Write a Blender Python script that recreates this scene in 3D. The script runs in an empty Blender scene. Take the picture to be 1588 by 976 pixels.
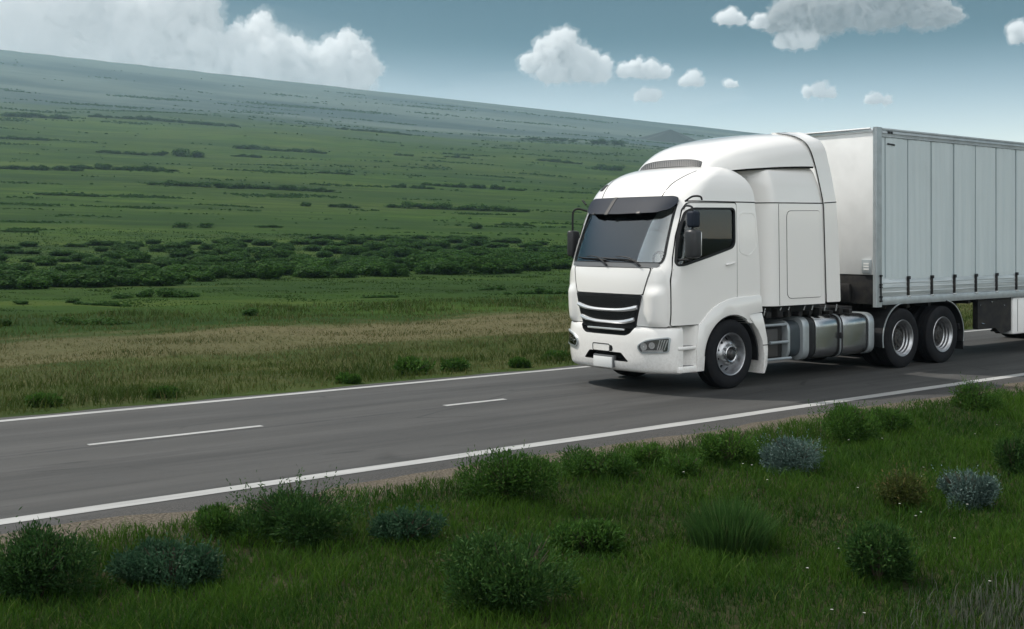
import bpy, bmesh, math, random
import numpy as np
from mathutils import Vector, Matrix, Euler
from mathutils.geometry import delaunay_2d_cdt
R = math.radians
random.seed(7)
rng = np.random.default_rng(11)
SC = bpy.context.scene
COL = SC.collection

# ------------------------------------------------------------------ camera
CAM = Vector((-12.9735, -11.1261, 2.16))
HEAD = R(38.797)                       # the camera looks this far right of +Y (the road runs along X)
FW = Vector((math.sin(HEAD), math.cos(HEAD), 0)); RT = Vector((math.cos(HEAD), -math.sin(HEAD), 0))
cd = bpy.data.cameras.new('camera'); cam = bpy.data.objects.new('camera', cd); COL.objects.link(cam)
cam.location = CAM; cam.rotation_euler = (R(90), 0, -HEAD)
cd.sensor_width = 36; cd.lens = 36 * 1800 / 1588; cd.shift_y = -116 / 1588
cd.clip_start = .1; cd.clip_end = 60000
SC.camera = cam

# ------------------------------------------------------------------ exposure
vs = SC.view_settings
vs.view_transform = 'Standard'; vs.look = 'None'; vs.gamma = 1; vs.use_curve_mapping = False
vs.exposure = 0.70
SC.render.engine = 'CYCLES'
SC.cycles.use_denoising = True
SC.cycles.max_bounces = 10; SC.cycles.transparent_max_bounces = 12; SC.cycles.volume_bounces = 10
SC.cycles.sample_clamp_indirect = 4

# ------------------------------------------------------------------ sun
SUN_EL = R(52); SUN_AZ = math.atan2(-.47, .88)      # behind the truck, a little to its front
sd = bpy.data.lights.new('sun', 'SUN'); sun = bpy.data.objects.new('sun', sd); COL.objects.link(sun)
sd.energy = 2.9; sd.angle = R(1.5); sd.color = (1, .95, .87)
to_sun = Vector((math.sin(SUN_AZ) * math.cos(SUN_EL), math.cos(SUN_AZ) * math.cos(SUN_EL), math.sin(SUN_EL)))
sun.rotation_euler = to_sun.to_track_quat('Z', 'Y').to_euler()
sun.location = (0, 0, 60)

# ------------------------------------------------------------------ node helper
class NT:
    def __init__(s, tree): s.t = tree; s.n = tree.nodes; s.l = tree.links
    def node(s, kind, **kw):
        n = s.n.new(kind)
        for k, v in kw.items(): setattr(n, k, v)
        return n
    def put(s, sock, v):
        if hasattr(v, 'default_value') or hasattr(v, 'is_output'): s.l.new(v, sock)
        else: sock.default_value = v
    def m(s, op, a, b=None, c=None, clamp=False):
        n = s.node('ShaderNodeMath', operation=op, use_clamp=clamp)
        s.put(n.inputs[0], a)
        if b is not None: s.put(n.inputs[1], b)
        if c is not None: s.put(n.inputs[2], c)
        return n.outputs[0]
    def vm(s, op, a, b=None, scale=None):
        n = s.node('ShaderNodeVectorMath', operation=op)
        s.put(n.inputs[0], a)
        if b is not None: s.put(n.inputs[1], b)
        if scale is not None: s.put(n.inputs['Scale'], scale)
        return n.outputs['Value'] if op in ('LENGTH', 'DOT_PRODUCT') else n.outputs[0]
    def xyz(s, x, y, z):
        n = s.node('ShaderNodeCombineXYZ'); s.put(n.inputs[0], x); s.put(n.inputs[1], y); s.put(n.inputs[2], z); return n.outputs[0]
    def sep(s, v):
        n = s.node('ShaderNodeSeparateXYZ'); s.l.new(v, n.inputs[0]); return n.outputs
    def ramp(s, f, a, b, ta=0., tb=1., smooth=True):
        n = s.node('ShaderNodeMapRange', interpolation_type='SMOOTHSTEP' if smooth else 'LINEAR', clamp=True)
        s.put(n.inputs[0], f); n.inputs[1].default_value = a; n.inputs[2].default_value = b
        n.inputs[3].default_value = ta; n.inputs[4].default_value = tb
        return n.outputs[0]
    def mix(s, f, a, b, mode='MIX'):
        n = s.node('ShaderNodeMix', data_type='RGBA', blend_type=mode, clamp_factor=True)
        s.put(n.inputs[0], f)
        for k, v in ((6, a), (7, b)):
            if isinstance(v, (tuple, list)): v = tuple(v) + (1,) * (4 - len(v))
            s.put(n.inputs[k], v)
        return n.outputs[2]
    def noise(s, vec, scale, detail=4, rough=.55, dist=0., dim='3D'):
        n = s.node('ShaderNodeTexNoise', noise_dimensions=dim); s.l.new(vec, n.inputs['Vector'])
        n.inputs['Scale'].default_value = scale; n.inputs['Detail'].default_value = detail
        n.inputs['Roughness'].default_value = rough; n.inputs['Distortion'].default_value = dist
        return n.outputs[0]
    def voro(s, vec, scale, feature='F1', smooth=None, dim='3D'):
        n = s.node('ShaderNodeTexVoronoi', feature=feature, voronoi_dimensions=dim); s.l.new(vec, n.inputs['Vector'])
        n.inputs['Scale'].default_value = scale
        if smooth is not None: n.inputs['Smoothness'].default_value = smooth
        return n.outputs['Distance']

# ------------------------------------------------------------------ world: Nishita sky
W = bpy.data.worlds.new('World'); SC.world = W; W.use_nodes = True
W.cycles.sampling_method = 'MANUAL'; W.cycles.sample_map_resolution = 512
t = NT(W.node_tree); t.n.clear()
SKY_STRENGTH = .12
sky = t.node('ShaderNodeTexSky', sky_type='NISHITA', sun_disc=False)
sky.sun_elevation = SUN_EL; sky.sun_rotation = SUN_AZ % (2 * math.pi)
sky.air_density = 1.0; sky.dust_density = .6; sky.ozone_density = 2.0
gen = t.node('ShaderNodeTexCoord').outputs['Generated']
gx, gy, gz = t.sep(gen)
az = t.m('ADD', t.m('ARCTAN2', gx, gy), -HEAD)
el = t.m('ARCSINE', gz)
# deep teal above the white horizon
tint = t.mix(t.ramp(el, R(3.2), R(10.2)), (1.36, 1.14, 1.00), (.014, .108, .124))
tint = t.mix(t.ramp(el, R(8.5), R(13)), tint, (.006, .088, .104))
tint = t.mix(t.ramp(el, R(14), R(30)), tint, (.45, .47, .46))
skyc = t.mix(1.0, sky.outputs[0], tint, 'MULTIPLY')
# grey-white added to the unseen sky overhead to whiten the light
skyc = t.mix(t.ramp(el, R(16), R(34), 0, .8), skyc, tuple(x / SKY_STRENGTH for x in (.44, .455, .465)))
veil = t.m('MULTIPLY', t.ramp(az, .06, -.40), t.ramp(el, R(13), R(2)))
skyc = t.mix(t.m('MULTIPLY', veil, .8), skyc, tuple(x / SKY_STRENGTH for x in (.37, .385, .39)))
# white fill added to the unseen sky behind the viewer, lights the truck's side
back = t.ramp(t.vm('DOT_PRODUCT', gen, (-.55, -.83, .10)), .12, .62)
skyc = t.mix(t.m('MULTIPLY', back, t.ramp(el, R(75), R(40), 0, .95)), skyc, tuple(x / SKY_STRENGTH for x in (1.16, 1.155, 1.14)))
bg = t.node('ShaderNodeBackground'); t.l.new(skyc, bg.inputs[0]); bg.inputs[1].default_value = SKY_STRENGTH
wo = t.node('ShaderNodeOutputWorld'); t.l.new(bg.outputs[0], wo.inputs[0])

# ------------------------------------------------------------------ object helpers
def tag(o, label=None, cat=None, group=None, kind=None):
    for k, v in (('label', label), ('category', cat), ('group', group), ('kind', kind)):
        if v: o[k] = v
    return o
def root_loc(o):
    p = Vector((0, 0, 0))
    while o is not None: p = p + o.location; o = o.parent
    return p
def link(name, me, mat=None, parent=None):
    o = bpy.data.objects.new(name, me); COL.objects.link(o)
    if mat is not None and not me.materials:
        for mm in (mat if isinstance(mat, (list, tuple)) else [mat]): me.materials.append(mm)
    if parent is not None:
        off = root_loc(parent)
        if off.length > 0: me.transform(Matrix.Translation(-off))
        o.parent = parent
    return o
def obj(name, bm, mat, parent=None, smooth=35):
    bm.normal_update()
    if smooth:
        lim = R(smooth)
        for f in bm.faces: f.smooth = True
        for e in bm.edges:
            if len(e.link_faces) == 2: e.smooth = e.calc_face_angle(0) < lim
            else: e.smooth = True
    me = bpy.data.meshes.new(name); bm.to_mesh(me); bm.free()
    return link(name, me, mat, parent)
def empty(name, loc, label, cat, group=None):
    o = bpy.data.objects.new(name, None); COL.objects.link(o); o.location = loc; o.empty_display_size = .3
    return tag(o, label, cat, group)
def copy_tree(o, parent=None):
    c = o.copy(); COL.objects.link(c)
    if parent is not None: c.parent = parent
    for ch in list(o.children): copy_tree(ch, c)
    return c
def box(bm, x0, x1, y0, y1, z0, z1, bev=0., seg=2):
    vs_ = [bm.verts.new((x, y, z)) for z in (z0, z1) for y in (y0, y1) for x in (x0, x1)]
    fs = [(0, 2, 3, 1), (4, 5, 7, 6), (0, 1, 5, 4), (2, 6, 7, 3), (0, 4, 6, 2), (1, 3, 7, 5)]
    faces = [bm.faces.new([vs_[i] for i in f]) for f in fs]
    if bev > 0:
        es = list({e for f in faces for e in f.edges})
        bmesh.ops.bevel(bm, geom=es, offset=bev, segments=seg, profile=.5, affect='EDGES')
    return bm
def tube(bm, pts, r, n=8, cap=True):
    pts = [Vector(p_) for p_ in pts]; rings = []
    for i, p_ in enumerate(pts):
        d = (pts[min(i + 1, len(pts) - 1)] - pts[max(i - 1, 0)]).normalized()
        a = d.cross(Vector((0, 0, 1)) if abs(d.z) < .9 else Vector((1, 0, 0))).normalized(); b = d.cross(a)
        rr = r[i] if isinstance(r, (list, tuple)) else r
        rings.append([bm.verts.new(p_ + a * rr * math.cos(2 * math.pi * k / n) + b * rr * math.sin(2 * math.pi * k / n)) for k in range(n)])
    for i in range(len(rings) - 1):
        for k in range(n):
            bm.faces.new((rings[i][k], rings[i][(k + 1) % n], rings[i + 1][(k + 1) % n], rings[i + 1][k]))
    if cap: bm.faces.new(rings[0][::-1]); bm.faces.new(rings[-1])
    return bm
def bez(pts, n=12):                    # Catmull-Rom through the points
    P = [Vector(p_) for p_ in pts]; P = [P[0] * 2 - P[1]] + P + [P[-1] * 2 - P[-2]]; o = []
    for i in range(1, len(P) - 2):
        for k in range(n):
            s = k / n
            o.append(.5 * ((2 * P[i]) + (P[i + 1] - P[i - 1]) * s + (2 * P[i - 1] - 5 * P[i] + 4 * P[i + 1] - P[i + 2]) * s * s + (3 * P[i] - P[i - 1] - 3 * P[i + 1] + P[i + 2]) * s ** 3))
    o.append(P[-2]); return o
def lathe(bm, prof, c, n=64, closed=False):
    """profile (radius, y) turned about the Y axis through c"""
    rings = []
    for (r, y) in prof:
        rings.append([bm.verts.new((c[0] + r * math.cos(2 * math.pi * k / n), c[1] + y, c[2] + r * math.sin(2 * math.pi * k / n))) for k in range(n)] if r > 1e-5 else [bm.verts.new((c[0], c[1] + y, c[2]))])
    m = len(rings)
    for i in range(m if closed else m - 1):
        A_, B_ = rings[i], rings[(i + 1) % m]
        for k in range(n):
            k2 = (k + 1) % n
            if len(A_) == 1 and len(B_) == 1: continue
            if len(A_) == 1: bm.faces.new((A_[0], B_[k2], B_[k]))
            elif len(B_) == 1: bm.faces.new((A_[k], A_[k2], B_[0]))
            else: bm.faces.new((A_[k], A_[k2], B_[k2], B_[k]))
    return bm
def prism(bm, poly, a0, a1, axis='y', bev=0., seg=2):
    """polygon extruded along an axis; poly is (x,z) for 'y', (y,z) for 'x', (x,y) for 'z'"""
    def P3(p_, a): return {'y': (p_[0], a, p_[1]), 'x': (a, p_[0], p_[1]), 'z': (p_[0], p_[1], a)}[axis]
    A_ = [bm.verts.new(P3(p_, a0)) for p_ in poly]; B_ = [bm.verts.new(P3(p_, a1)) for p_ in poly]
    n = len(poly); fs = [bm.faces.new(A_), bm.faces.new(B_[::-1])]
    for i in range(n): fs.append(bm.faces.new((A_[(i + 1) % n], A_[i], B_[i], B_[(i + 1) % n])))
    bmesh.ops.recalc_face_normals(bm, faces=fs)
    if bev > 0:
        es = [e for e in (set(fs[0].edges) | set(fs[1].edges))]
        bmesh.ops.bevel(bm, geom=es, offset=bev, segments=seg, profile=.5, affect='EDGES')
    return bm
def rounded(poly, r, n=5):
    out_ = []; m = len(poly)
    for i in range(m):
        p_ = Vector(poly[i]); a = Vector(poly[i - 1]); b = Vector(poly[(i + 1) % m])
        rr = r[i] if isinstance(r, (list, tuple)) else r
        da = (a - p_); db = (b - p_); rr = min(rr, da.length * .48, db.length * .48)
        if rr < 1e-4: out_.append(tuple(p_)); continue
        s = p_ + da.normalized() * rr; e = p_ + db.normalized() * rr
        for k in range(n + 1):
            u = k / n; out_.append(tuple((1 - u) ** 2 * s + 2 * u * (1 - u) * p_ + u * u * e))
    return out_
def inpoly(x, y, poly):
    c = False; j = len(poly) - 1
    for i in range(len(poly)):
        if (poly[i][1] > y) != (poly[j][1] > y) and x < (poly[j][0] - poly[i][0]) * (y - poly[i][1]) / (poly[j][1] - poly[i][1]) + poly[i][0]: c = not c
        j = i
    return c
def dense(poly, step):
    o = []
    for i in range(len(poly)):
        a = Vector(poly[i]); b = Vector(poly[(i + 1) % len(poly)]); k = max(1, int((b - a).length / step))
        for j in range(k): o.append(tuple(a + (b - a) * j / k))
    return o
def patch(bm, poly, fn, off=.004, thick=.012, step=.05, holes=()):
    """a panel that follows a surface: polygon in surface coordinates, fn(a, b, offset) -> point"""
    poly = dense(poly, step); hol = [dense(h, step) for h in holes]
    pts = [Vector(p_) for p_ in poly]; edges = [(i, (i + 1) % len(poly)) for i in range(len(poly))]
    for h in hol:
        k0 = len(pts); pts += [Vector(p_) for p_ in h]; edges += [(k0 + i, k0 + (i + 1) % len(h)) for i in range(len(h))]
    xs = [p_[0] for p_ in poly]; ys = [p_[1] for p_ in poly]
    def edist(x, y):
        return min((p_[0] - x) ** 2 + (p_[1] - y) ** 2 for p_ in pts[:nb])
    nb = len(pts)
    x = min(xs) + step / 2
    while x < max(xs):
        y = min(ys) + step / 2
        while y < max(ys):
            if inpoly(x, y, poly) and not any(inpoly(x, y, h) for h in hol) and edist(x, y) > (step * .45) ** 2: pts.append(Vector((x, y)))
            y += step
        x += step
    ov, oe, of, *_ = delaunay_2d_cdt(pts, edges, [], 0, 1e-6)
    tri = []
    for f in of:
        cx = sum(ov[i][0] for i in f) / len(f); cy = sum(ov[i][1] for i in f) / len(f)
        if inpoly(cx, cy, poly) and not any(inpoly(cx, cy, h) for h in hol): tri.append(f)
    vt = [bm.verts.new(fn(v_[0], v_[1], off)) for v_ in ov]
    vb = [bm.verts.new(fn(v_[0], v_[1], off - thick)) for v_ in ov]
    cnt = {}; fs = []
    for f in tri:
        fs.append(bm.faces.new([vt[i] for i in f])); fs.append(bm.faces.new([vb[i] for i in reversed(f)]))
        for i in range(len(f)):
            e = (f[i], f[(i + 1) % len(f)]); cnt[e] = 1
    for (a, b) in list(cnt):
        if (b, a) not in cnt: fs.append(bm.faces.new((vt[b], vt[a], vb[a], vb[b])))
    bmesh.ops.recalc_face_normals(bm, faces=fs)
    bmesh.ops.delete(bm, geom=[v_ for v_ in vt + vb if not v_.link_faces], context='VERTS')
    return bm
def ribbon(bm, line, fn, w=.008, off=.003, thick=.004, step=.04, closed=False):
    P = [Vector(p_) for p_ in line]
    if closed: P.append(P[0])
    Q = []
    for i in range(len(P) - 1):
        k = max(1, int((P[i + 1] - P[i]).length / step))
        Q += [P[i] + (P[i + 1] - P[i]) * j / k for j in range(k)]
    Q.append(P[-1]); prev = None
    for i, p_ in enumerate(Q):
        if closed and i in (0, len(Q) - 1): d = Q[1] - Q[-2]
        else: d = Q[min(i + 1, len(Q) - 1)] - Q[max(i - 1, 0)]
        d = d.normalized(); nn = Vector((-d[1], d[0])) * w / 2
        row = [bm.verts.new(fn(*(p_ + nn), off - thick)), bm.verts.new(fn(*(p_ + nn), off)), bm.verts.new(fn(*(p_ - nn), off)), bm.verts.new(fn(*(p_ - nn), off - thick))]
        if prev:
            for k in range(3): bm.faces.new((prev[k], prev[k + 1], row[k + 1], row[k]))
        prev = row
    bmesh.ops.recalc_face_normals(bm, faces=bm.faces[:])
    return bm
def boolean(o, cutters):
    for c in cutters:
        md = o.modifiers.new('cut', 'BOOLEAN'); md.operation = 'DIFFERENCE'; md.solver = 'EXACT'; md.object = c; md.material_mode = 'INDEX'
    dg = bpy.context.evaluated_depsgraph_get(); dg.update()
    me = bpy.data.meshes.new_from_object(o.evaluated_get(dg)); o.modifiers.clear()
    o.data = me
    for c in cutters: bpy.data.objects.remove(c)
    bm = bmesh.new(); bm.from_mesh(me); bm.normal_update()
    for f in bm.faces: f.smooth = True
    for e in bm.edges: e.smooth = len(e.link_faces) == 2 and e.calc_face_angle(0) < R(32) and e.link_faces[0].material_index == e.link_faces[1].material_index
    bm.to_mesh(me); bm.free()

# ------------------------------------------------------------------ materials
def mat(name, base, rough=.5, metal=0., coat=0., spec=.5, var=None, vscale=3., bump=0., bscale=40.):
    m_ = bpy.data.materials.new(name); m_.use_nodes = True
    x = NT(m_.node_tree); b = x.n['Principled BSDF']
    b.inputs['Base Color'].default_value = tuple(base) + (1,); b.inputs['Roughness'].default_value = rough
    b.inputs['Metallic'].default_value = metal; b.inputs['Coat Weight'].default_value = coat; b.inputs['Coat Roughness'].default_value = .08
    b.inputs['Specular IOR Level'].default_value = spec
    pos = x.node('ShaderNodeNewGeometry').outputs['Position']
    if var is not None:
        nz = x.ramp(x.noise(pos, vscale, 6, .6), .35, .7)
        x.l.new(x.mix(nz, base, var), b.inputs['Base Color'])
        x.l.new(x.m('ADD', x.m('MULTIPLY', nz, .04), rough - .02), b.inputs['Roughness'])
    if bump > 0:
        bn = x.node('ShaderNodeBump'); bn.inputs['Strength'].default_value = bump; bn.inputs['Distance'].default_value = .01
        x.l.new(x.noise(pos, bscale, 4, .6), bn.inputs['Height']); x.l.new(bn.outputs[0], b.inputs['Normal'])
    return m_
M = {}
M['paint'] = mat('white_paint', (.80, .788, .77), .30, coat=1.0, var=(.788, .776, .758), vscale=.7)
def grime(m_):
    x = NT(m_.node_tree); b = x.n['Principled BSDF']; pos = x.node('ShaderNodeNewGeometry').outputs['Position']; X, Y, Z = x.sep(pos)
    src = b.inputs['Base Color'].links[0].from_socket
    f = x.m('MULTIPLY', x.ramp(x.m('ADD', Z, x.m('MULTIPLY', x.noise(pos, 3.2, 6, .65), .6)), 1.25, .45), x.ramp(x.noise(pos, 26, 5, .7), .38, .66))
    x.l.new(x.mix(x.m('MULTIPLY', f, .28), src, (.36, .33, .29)), b.inputs['Base Color'])
grime(M['paint'])
M['paint2'] = mat('trailer_white', (.80, .80, .79), .38, coat=.15, var=(.70, .70, .69), vscale=1.3)
M['black'] = mat('black_plastic', (.012, .013, .015), .45, spec=.22, var=(.022, .022, .024), vscale=9)
M['gap'] = mat('dark_gap', (.012, .012, .012), .8, spec=.1)
M['chassis'] = mat('chassis_black', (.012, .012, .014), .6, spec=.22, var=(.03, .028, .025), vscale=6)
M['rubber'] = mat('tyre_rubber', (.008, .009, .012), .75, spec=.15, var=(.014, .014, .015), vscale=11, bump=.15, bscale=90)
M['alu'] = mat('brushed_aluminium', (.52, .53, .545), .25, metal=1., var=(.42, .43, .445), vscale=5)
M['steel'] = mat('wheel_steel', (.46, .47, .49), .40, metal=1., var=(.35, .35, .36), vscale=14)
M['darksteel'] = mat('dark_steel', (.06, .063, .068), .42, metal=.7, var=(.10, .095, .09), vscale=14)
M['chrome'] = mat('bright_trim', (.75, .76, .77), .22, metal=.6)
M['grey'] = mat('grey_plastic', (.10, .105, .11), .4, coat=.1)
M['hubdark'] = mat('hub_dark', (.022, .022, .024), .5, spec=.3, var=(.05, .048, .045), vscale=16)
M['plate'] = mat('plate_white', (.62, .63, .63), .4)
M['interior'] = mat('cab_interior', (.66, .66, .65), .7, var=(.74, .735, .73), vscale=3)
M['seat'] = mat('seat_cloth', (.74, .74, .73), .85, var=(.82, .81, .80), vscale=6)
M['lampdark'] = mat('lamp_shell', (.16, .165, .17), .3)
M['mirrorgrey'] = mat('mirror_shell', (.030, .031, .034), .38, spec=.4)
M['meshwire'] = mat('grille_wire', (.020, .021, .023), .4)
M['lampback'] = mat('lamp_housing', (.85, .86, .87), .4)
M['red'] = mat('red_coupling', (.30, .06, .04), .5)
M['visor'] = mat('smoked_visor', (.016, .021, .032), .55, spec=.12)
def glassmat(name, col, refl, trans):
    m_ = bpy.data.materials.new(name); m_.use_nodes = True; x = NT(m_.node_tree); x.n.clear()
    tr = x.node('ShaderNodeBsdfTransparent'); tr.inputs[0].default_value = tuple(col) + (1,)
    gl = x.node('ShaderNodeBsdfGlossy'); gl.inputs['Roughness'].default_value = .02; gl.inputs[0].default_value = (.96, .97, .97, 1)
    fr = x.node('ShaderNodeFresnel'); fr.inputs[0].default_value = 1.5
    mx = x.node('ShaderNodeMixShader'); x.l.new(x.m('ADD', x.m('MULTIPLY', fr.outputs[0], 1.0), refl, clamp=True), mx.inputs[0]); x.l.new(tr.outputs[0], mx.inputs[1]); x.l.new(gl.outputs[0], mx.inputs[2])
    o = x.node('ShaderNodeOutputMaterial'); x.l.new(mx.outputs[0], o.inputs[0]); return m_
M['glass'] = glassmat('windscreen_glass', (.96, .98, .98), .12, 1)
M['sideglass'] = glassmat('tinted_side_glass', (.30, .33, .34), .02, 1)
M['farglass'] = glassmat('clear_side_glass', (.92, .95, .95), .0, 1)
M['lens'] = glassmat('clear_lens', (.9, .9, .9), .05, 1)
def curtain_mat():
    m_ = bpy.data.materials.new('trailer_curtain'); m_.use_nodes = True; x = NT(m_.node_tree); b = x.n['Principled BSDF']
    pos = x.node('ShaderNodeNewGeometry').outputs['Position']; X, Y, Z = x.sep(pos)
    st = x.noise(x.xyz(x.m('MULTIPLY', X, 7), 0., x.m('MULTIPLY', Z, .35)), 1., 5, .6)
    c = x.mix(x.ramp(st, .3, .72), (.465, .535, .555), (.52, .585, .60))
    c = x.mix(x.m('MULTIPLY', x.ramp(x.noise(pos, 1.1, 6, .65), .5, .8), .22), c, (.36, .41, .42))
    x.l.new(c, b.inputs['Base Color']); b.inputs['Roughness'].default_value = .42
    bn = x.node('ShaderNodeBump'); bn.inputs['Strength'].default_value = .25; bn.inputs['Distance'].default_value = .02
    x.l.new(st, bn.inputs['Height']); x.l.new(bn.outputs[0], b.inputs['Normal']); return m_
M['curtain'] = curtain_mat()
M['rail'] = mat('anodised_rail', (.42, .46, .48), .38, metal=.55, var=(.34, .37, .39), vscale=4)
M['seam'] = mat('curtain_seam', (.29, .345, .365), .6)
def board_mat():
    m_ = bpy.data.materials.new('aluminium_board'); m_.use_nodes = True; x = NT(m_.node_tree); b = x.n['Principled BSDF']
    pos = x.node('ShaderNodeNewGeometry').outputs['Position']; X, Y, Z = x.sep(pos)
    st = x.noise(x.xyz(x.m('MULTIPLY', X, .8), 0., x.m('MULTIPLY', Z, 22)), 1., 5, .65)
    x.l.new(x.mix(x.ramp(st, .3, .7), (.36, .40, .42), (.62, .66, .68)), b.inputs['Base Color'])
    b.inputs['Metallic'].default_value = .5; b.inputs['Roughness'].default_value = .38; return m_
M['board'] = board_mat()

# ------------------------------------------------------------------ terrain height
_LD = np.log(np.array([1, 36, 60, 90, 130, 200, 350, 600, 1000, 1300, 1600, 2000, 2600, 3400.]))
_E0 = np.array([0, -.060, -.0405, -.0265, -.012, .010, .036, .060, .0850, .0885, .0955, .106, .1153, .075])
_WT = np.array([0, 0, .02, .08, .15, .25, .38, .50, .62, .72, .8, .9, 1.0, 1.0])
ph = rng.uniform(0, 6.28, (14, 2)); kk = rng.normal(0, 1, (14, 2))
def wobble(x, y, wl):
    s = 0
    for i in range(14): s = s + np.sin((x * kk[i, 0] + y * kk[i, 1]) * 2 * math.pi / wl / 1.6 + ph[i, 0])
    return s / 4.
def height(x, y):
    x = np.asarray(x, float); y = np.asarray(y, float)
    dx = x - CAM.x; dy = y - CAM.y
    X = dx * RT.x + dy * RT.y; D = dx * FW.x + dy * FW.y; r = np.hypot(dx, dy)
    De = np.maximum(D, r * .62); tt = np.clip(X / De, -.8, .8)
    ld = np.log(np.maximum(De, 1.01))
    e = np.interp(ld, _LD, _E0) - .1104 * tt * np.interp(ld, _LD, _WT)
    z = np.where(De > 36, 2.16 + De * e, 0)
    und = np.clip((De - 60) / 400, 0, 1) * De * .0016 * wobble(x, y, 190) * np.clip((1700 - De) / 500, 0, 1) + wobble(x + 40, y, 23) * .07 * np.clip((De - 40) / 60, 0, 1)
    z = z + und
    dist = y - .84
    s = np.clip((dist - 4) / 34, 0, 1); s = s * s * (3 - 2 * s)
    back = np.clip((-y - 12) / 300, 0, 1)
    z = np.where(dist > 0, z * s, z * back)
    rb = np.clip((np.abs(dist) - 3.3) / .9, 0, 1)
    near = (-.03 + .05 * wobble(x, y * 1.6, 3.3) - .03 * np.clip(-y - 2.3, 0, 8)) * np.clip((30 - De) / 10, 0, 1)
    z = z + np.where(De < 60, np.where(dist < 0, near, -.02 + .04 * wobble(x, y, 4)) * rb, 0)
    return z - .02
def hz(x, y): return float(height(x, y))
def at(px, py):
    """point of the terrain seen in the direction of a picture position (marching outwards over the ground)"""
    a = (px - 794) / 1800; b = (372 - py) / 1800
    D = np.geomspace(5, 3000, 6000)
    x = CAM.x + FW.x * D + RT.x * a * D; y = CAM.y + FW.y * D + RT.y * a * D
    hit = np.nonzero(height(x, y) >= CAM.z + b * D)[0]
    i = hit[0] if len(hit) else len(D) - 1
    return float(x[i]), float(y[i]), float(height(x[i], y[i])), float(D[i])

# ------------------------------------------------------------------ ground
def mesh_grid(name, XY, Z, nr, nc, wrap, m_):
    co = np.empty((nr * nc, 3)); co[:, 0] = XY[0].ravel(); co[:, 1] = XY[1].ravel(); co[:, 2] = Z.ravel()
    i, j = np.meshgrid(np.arange(nr - 1), np.arange(nc if wrap else nc - 1), indexing='ij'); j2 = (j + 1) % nc
    f = np.stack([i * nc + j, i * nc + j2, (i + 1) * nc + j2, (i + 1) * nc + j], -1).reshape(-1, 4)
    me = bpy.data.meshes.new(name); fill(me, co, f); me.polygons.foreach_set('use_smooth', np.ones(len(f), bool))
    return link(name, me, m_)
def fill(me, co, quads=None, tris=None):
    me.vertices.add(len(co)); me.vertices.foreach_set('co', np.ascontiguousarray(co, dtype=np.float32).ravel())
    loops = []; starts = []; n0 = 0; s = 0
    for a in (quads, tris):
        if a is not None and len(a):
            loops.append(a.ravel()); k = a.shape[1]; starts.append(s + np.arange(len(a)) * k); s += a.size; n0 += len(a)
    me.loops.add(s); me.loops.foreach_set('vertex_index', np.concatenate(loops).astype(np.int32))
    me.polygons.add(n0); me.polygons.foreach_set('loop_start', np.concatenate(starts).astype(np.int32))
    me.update(calc_edges=True); me.validate()

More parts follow.
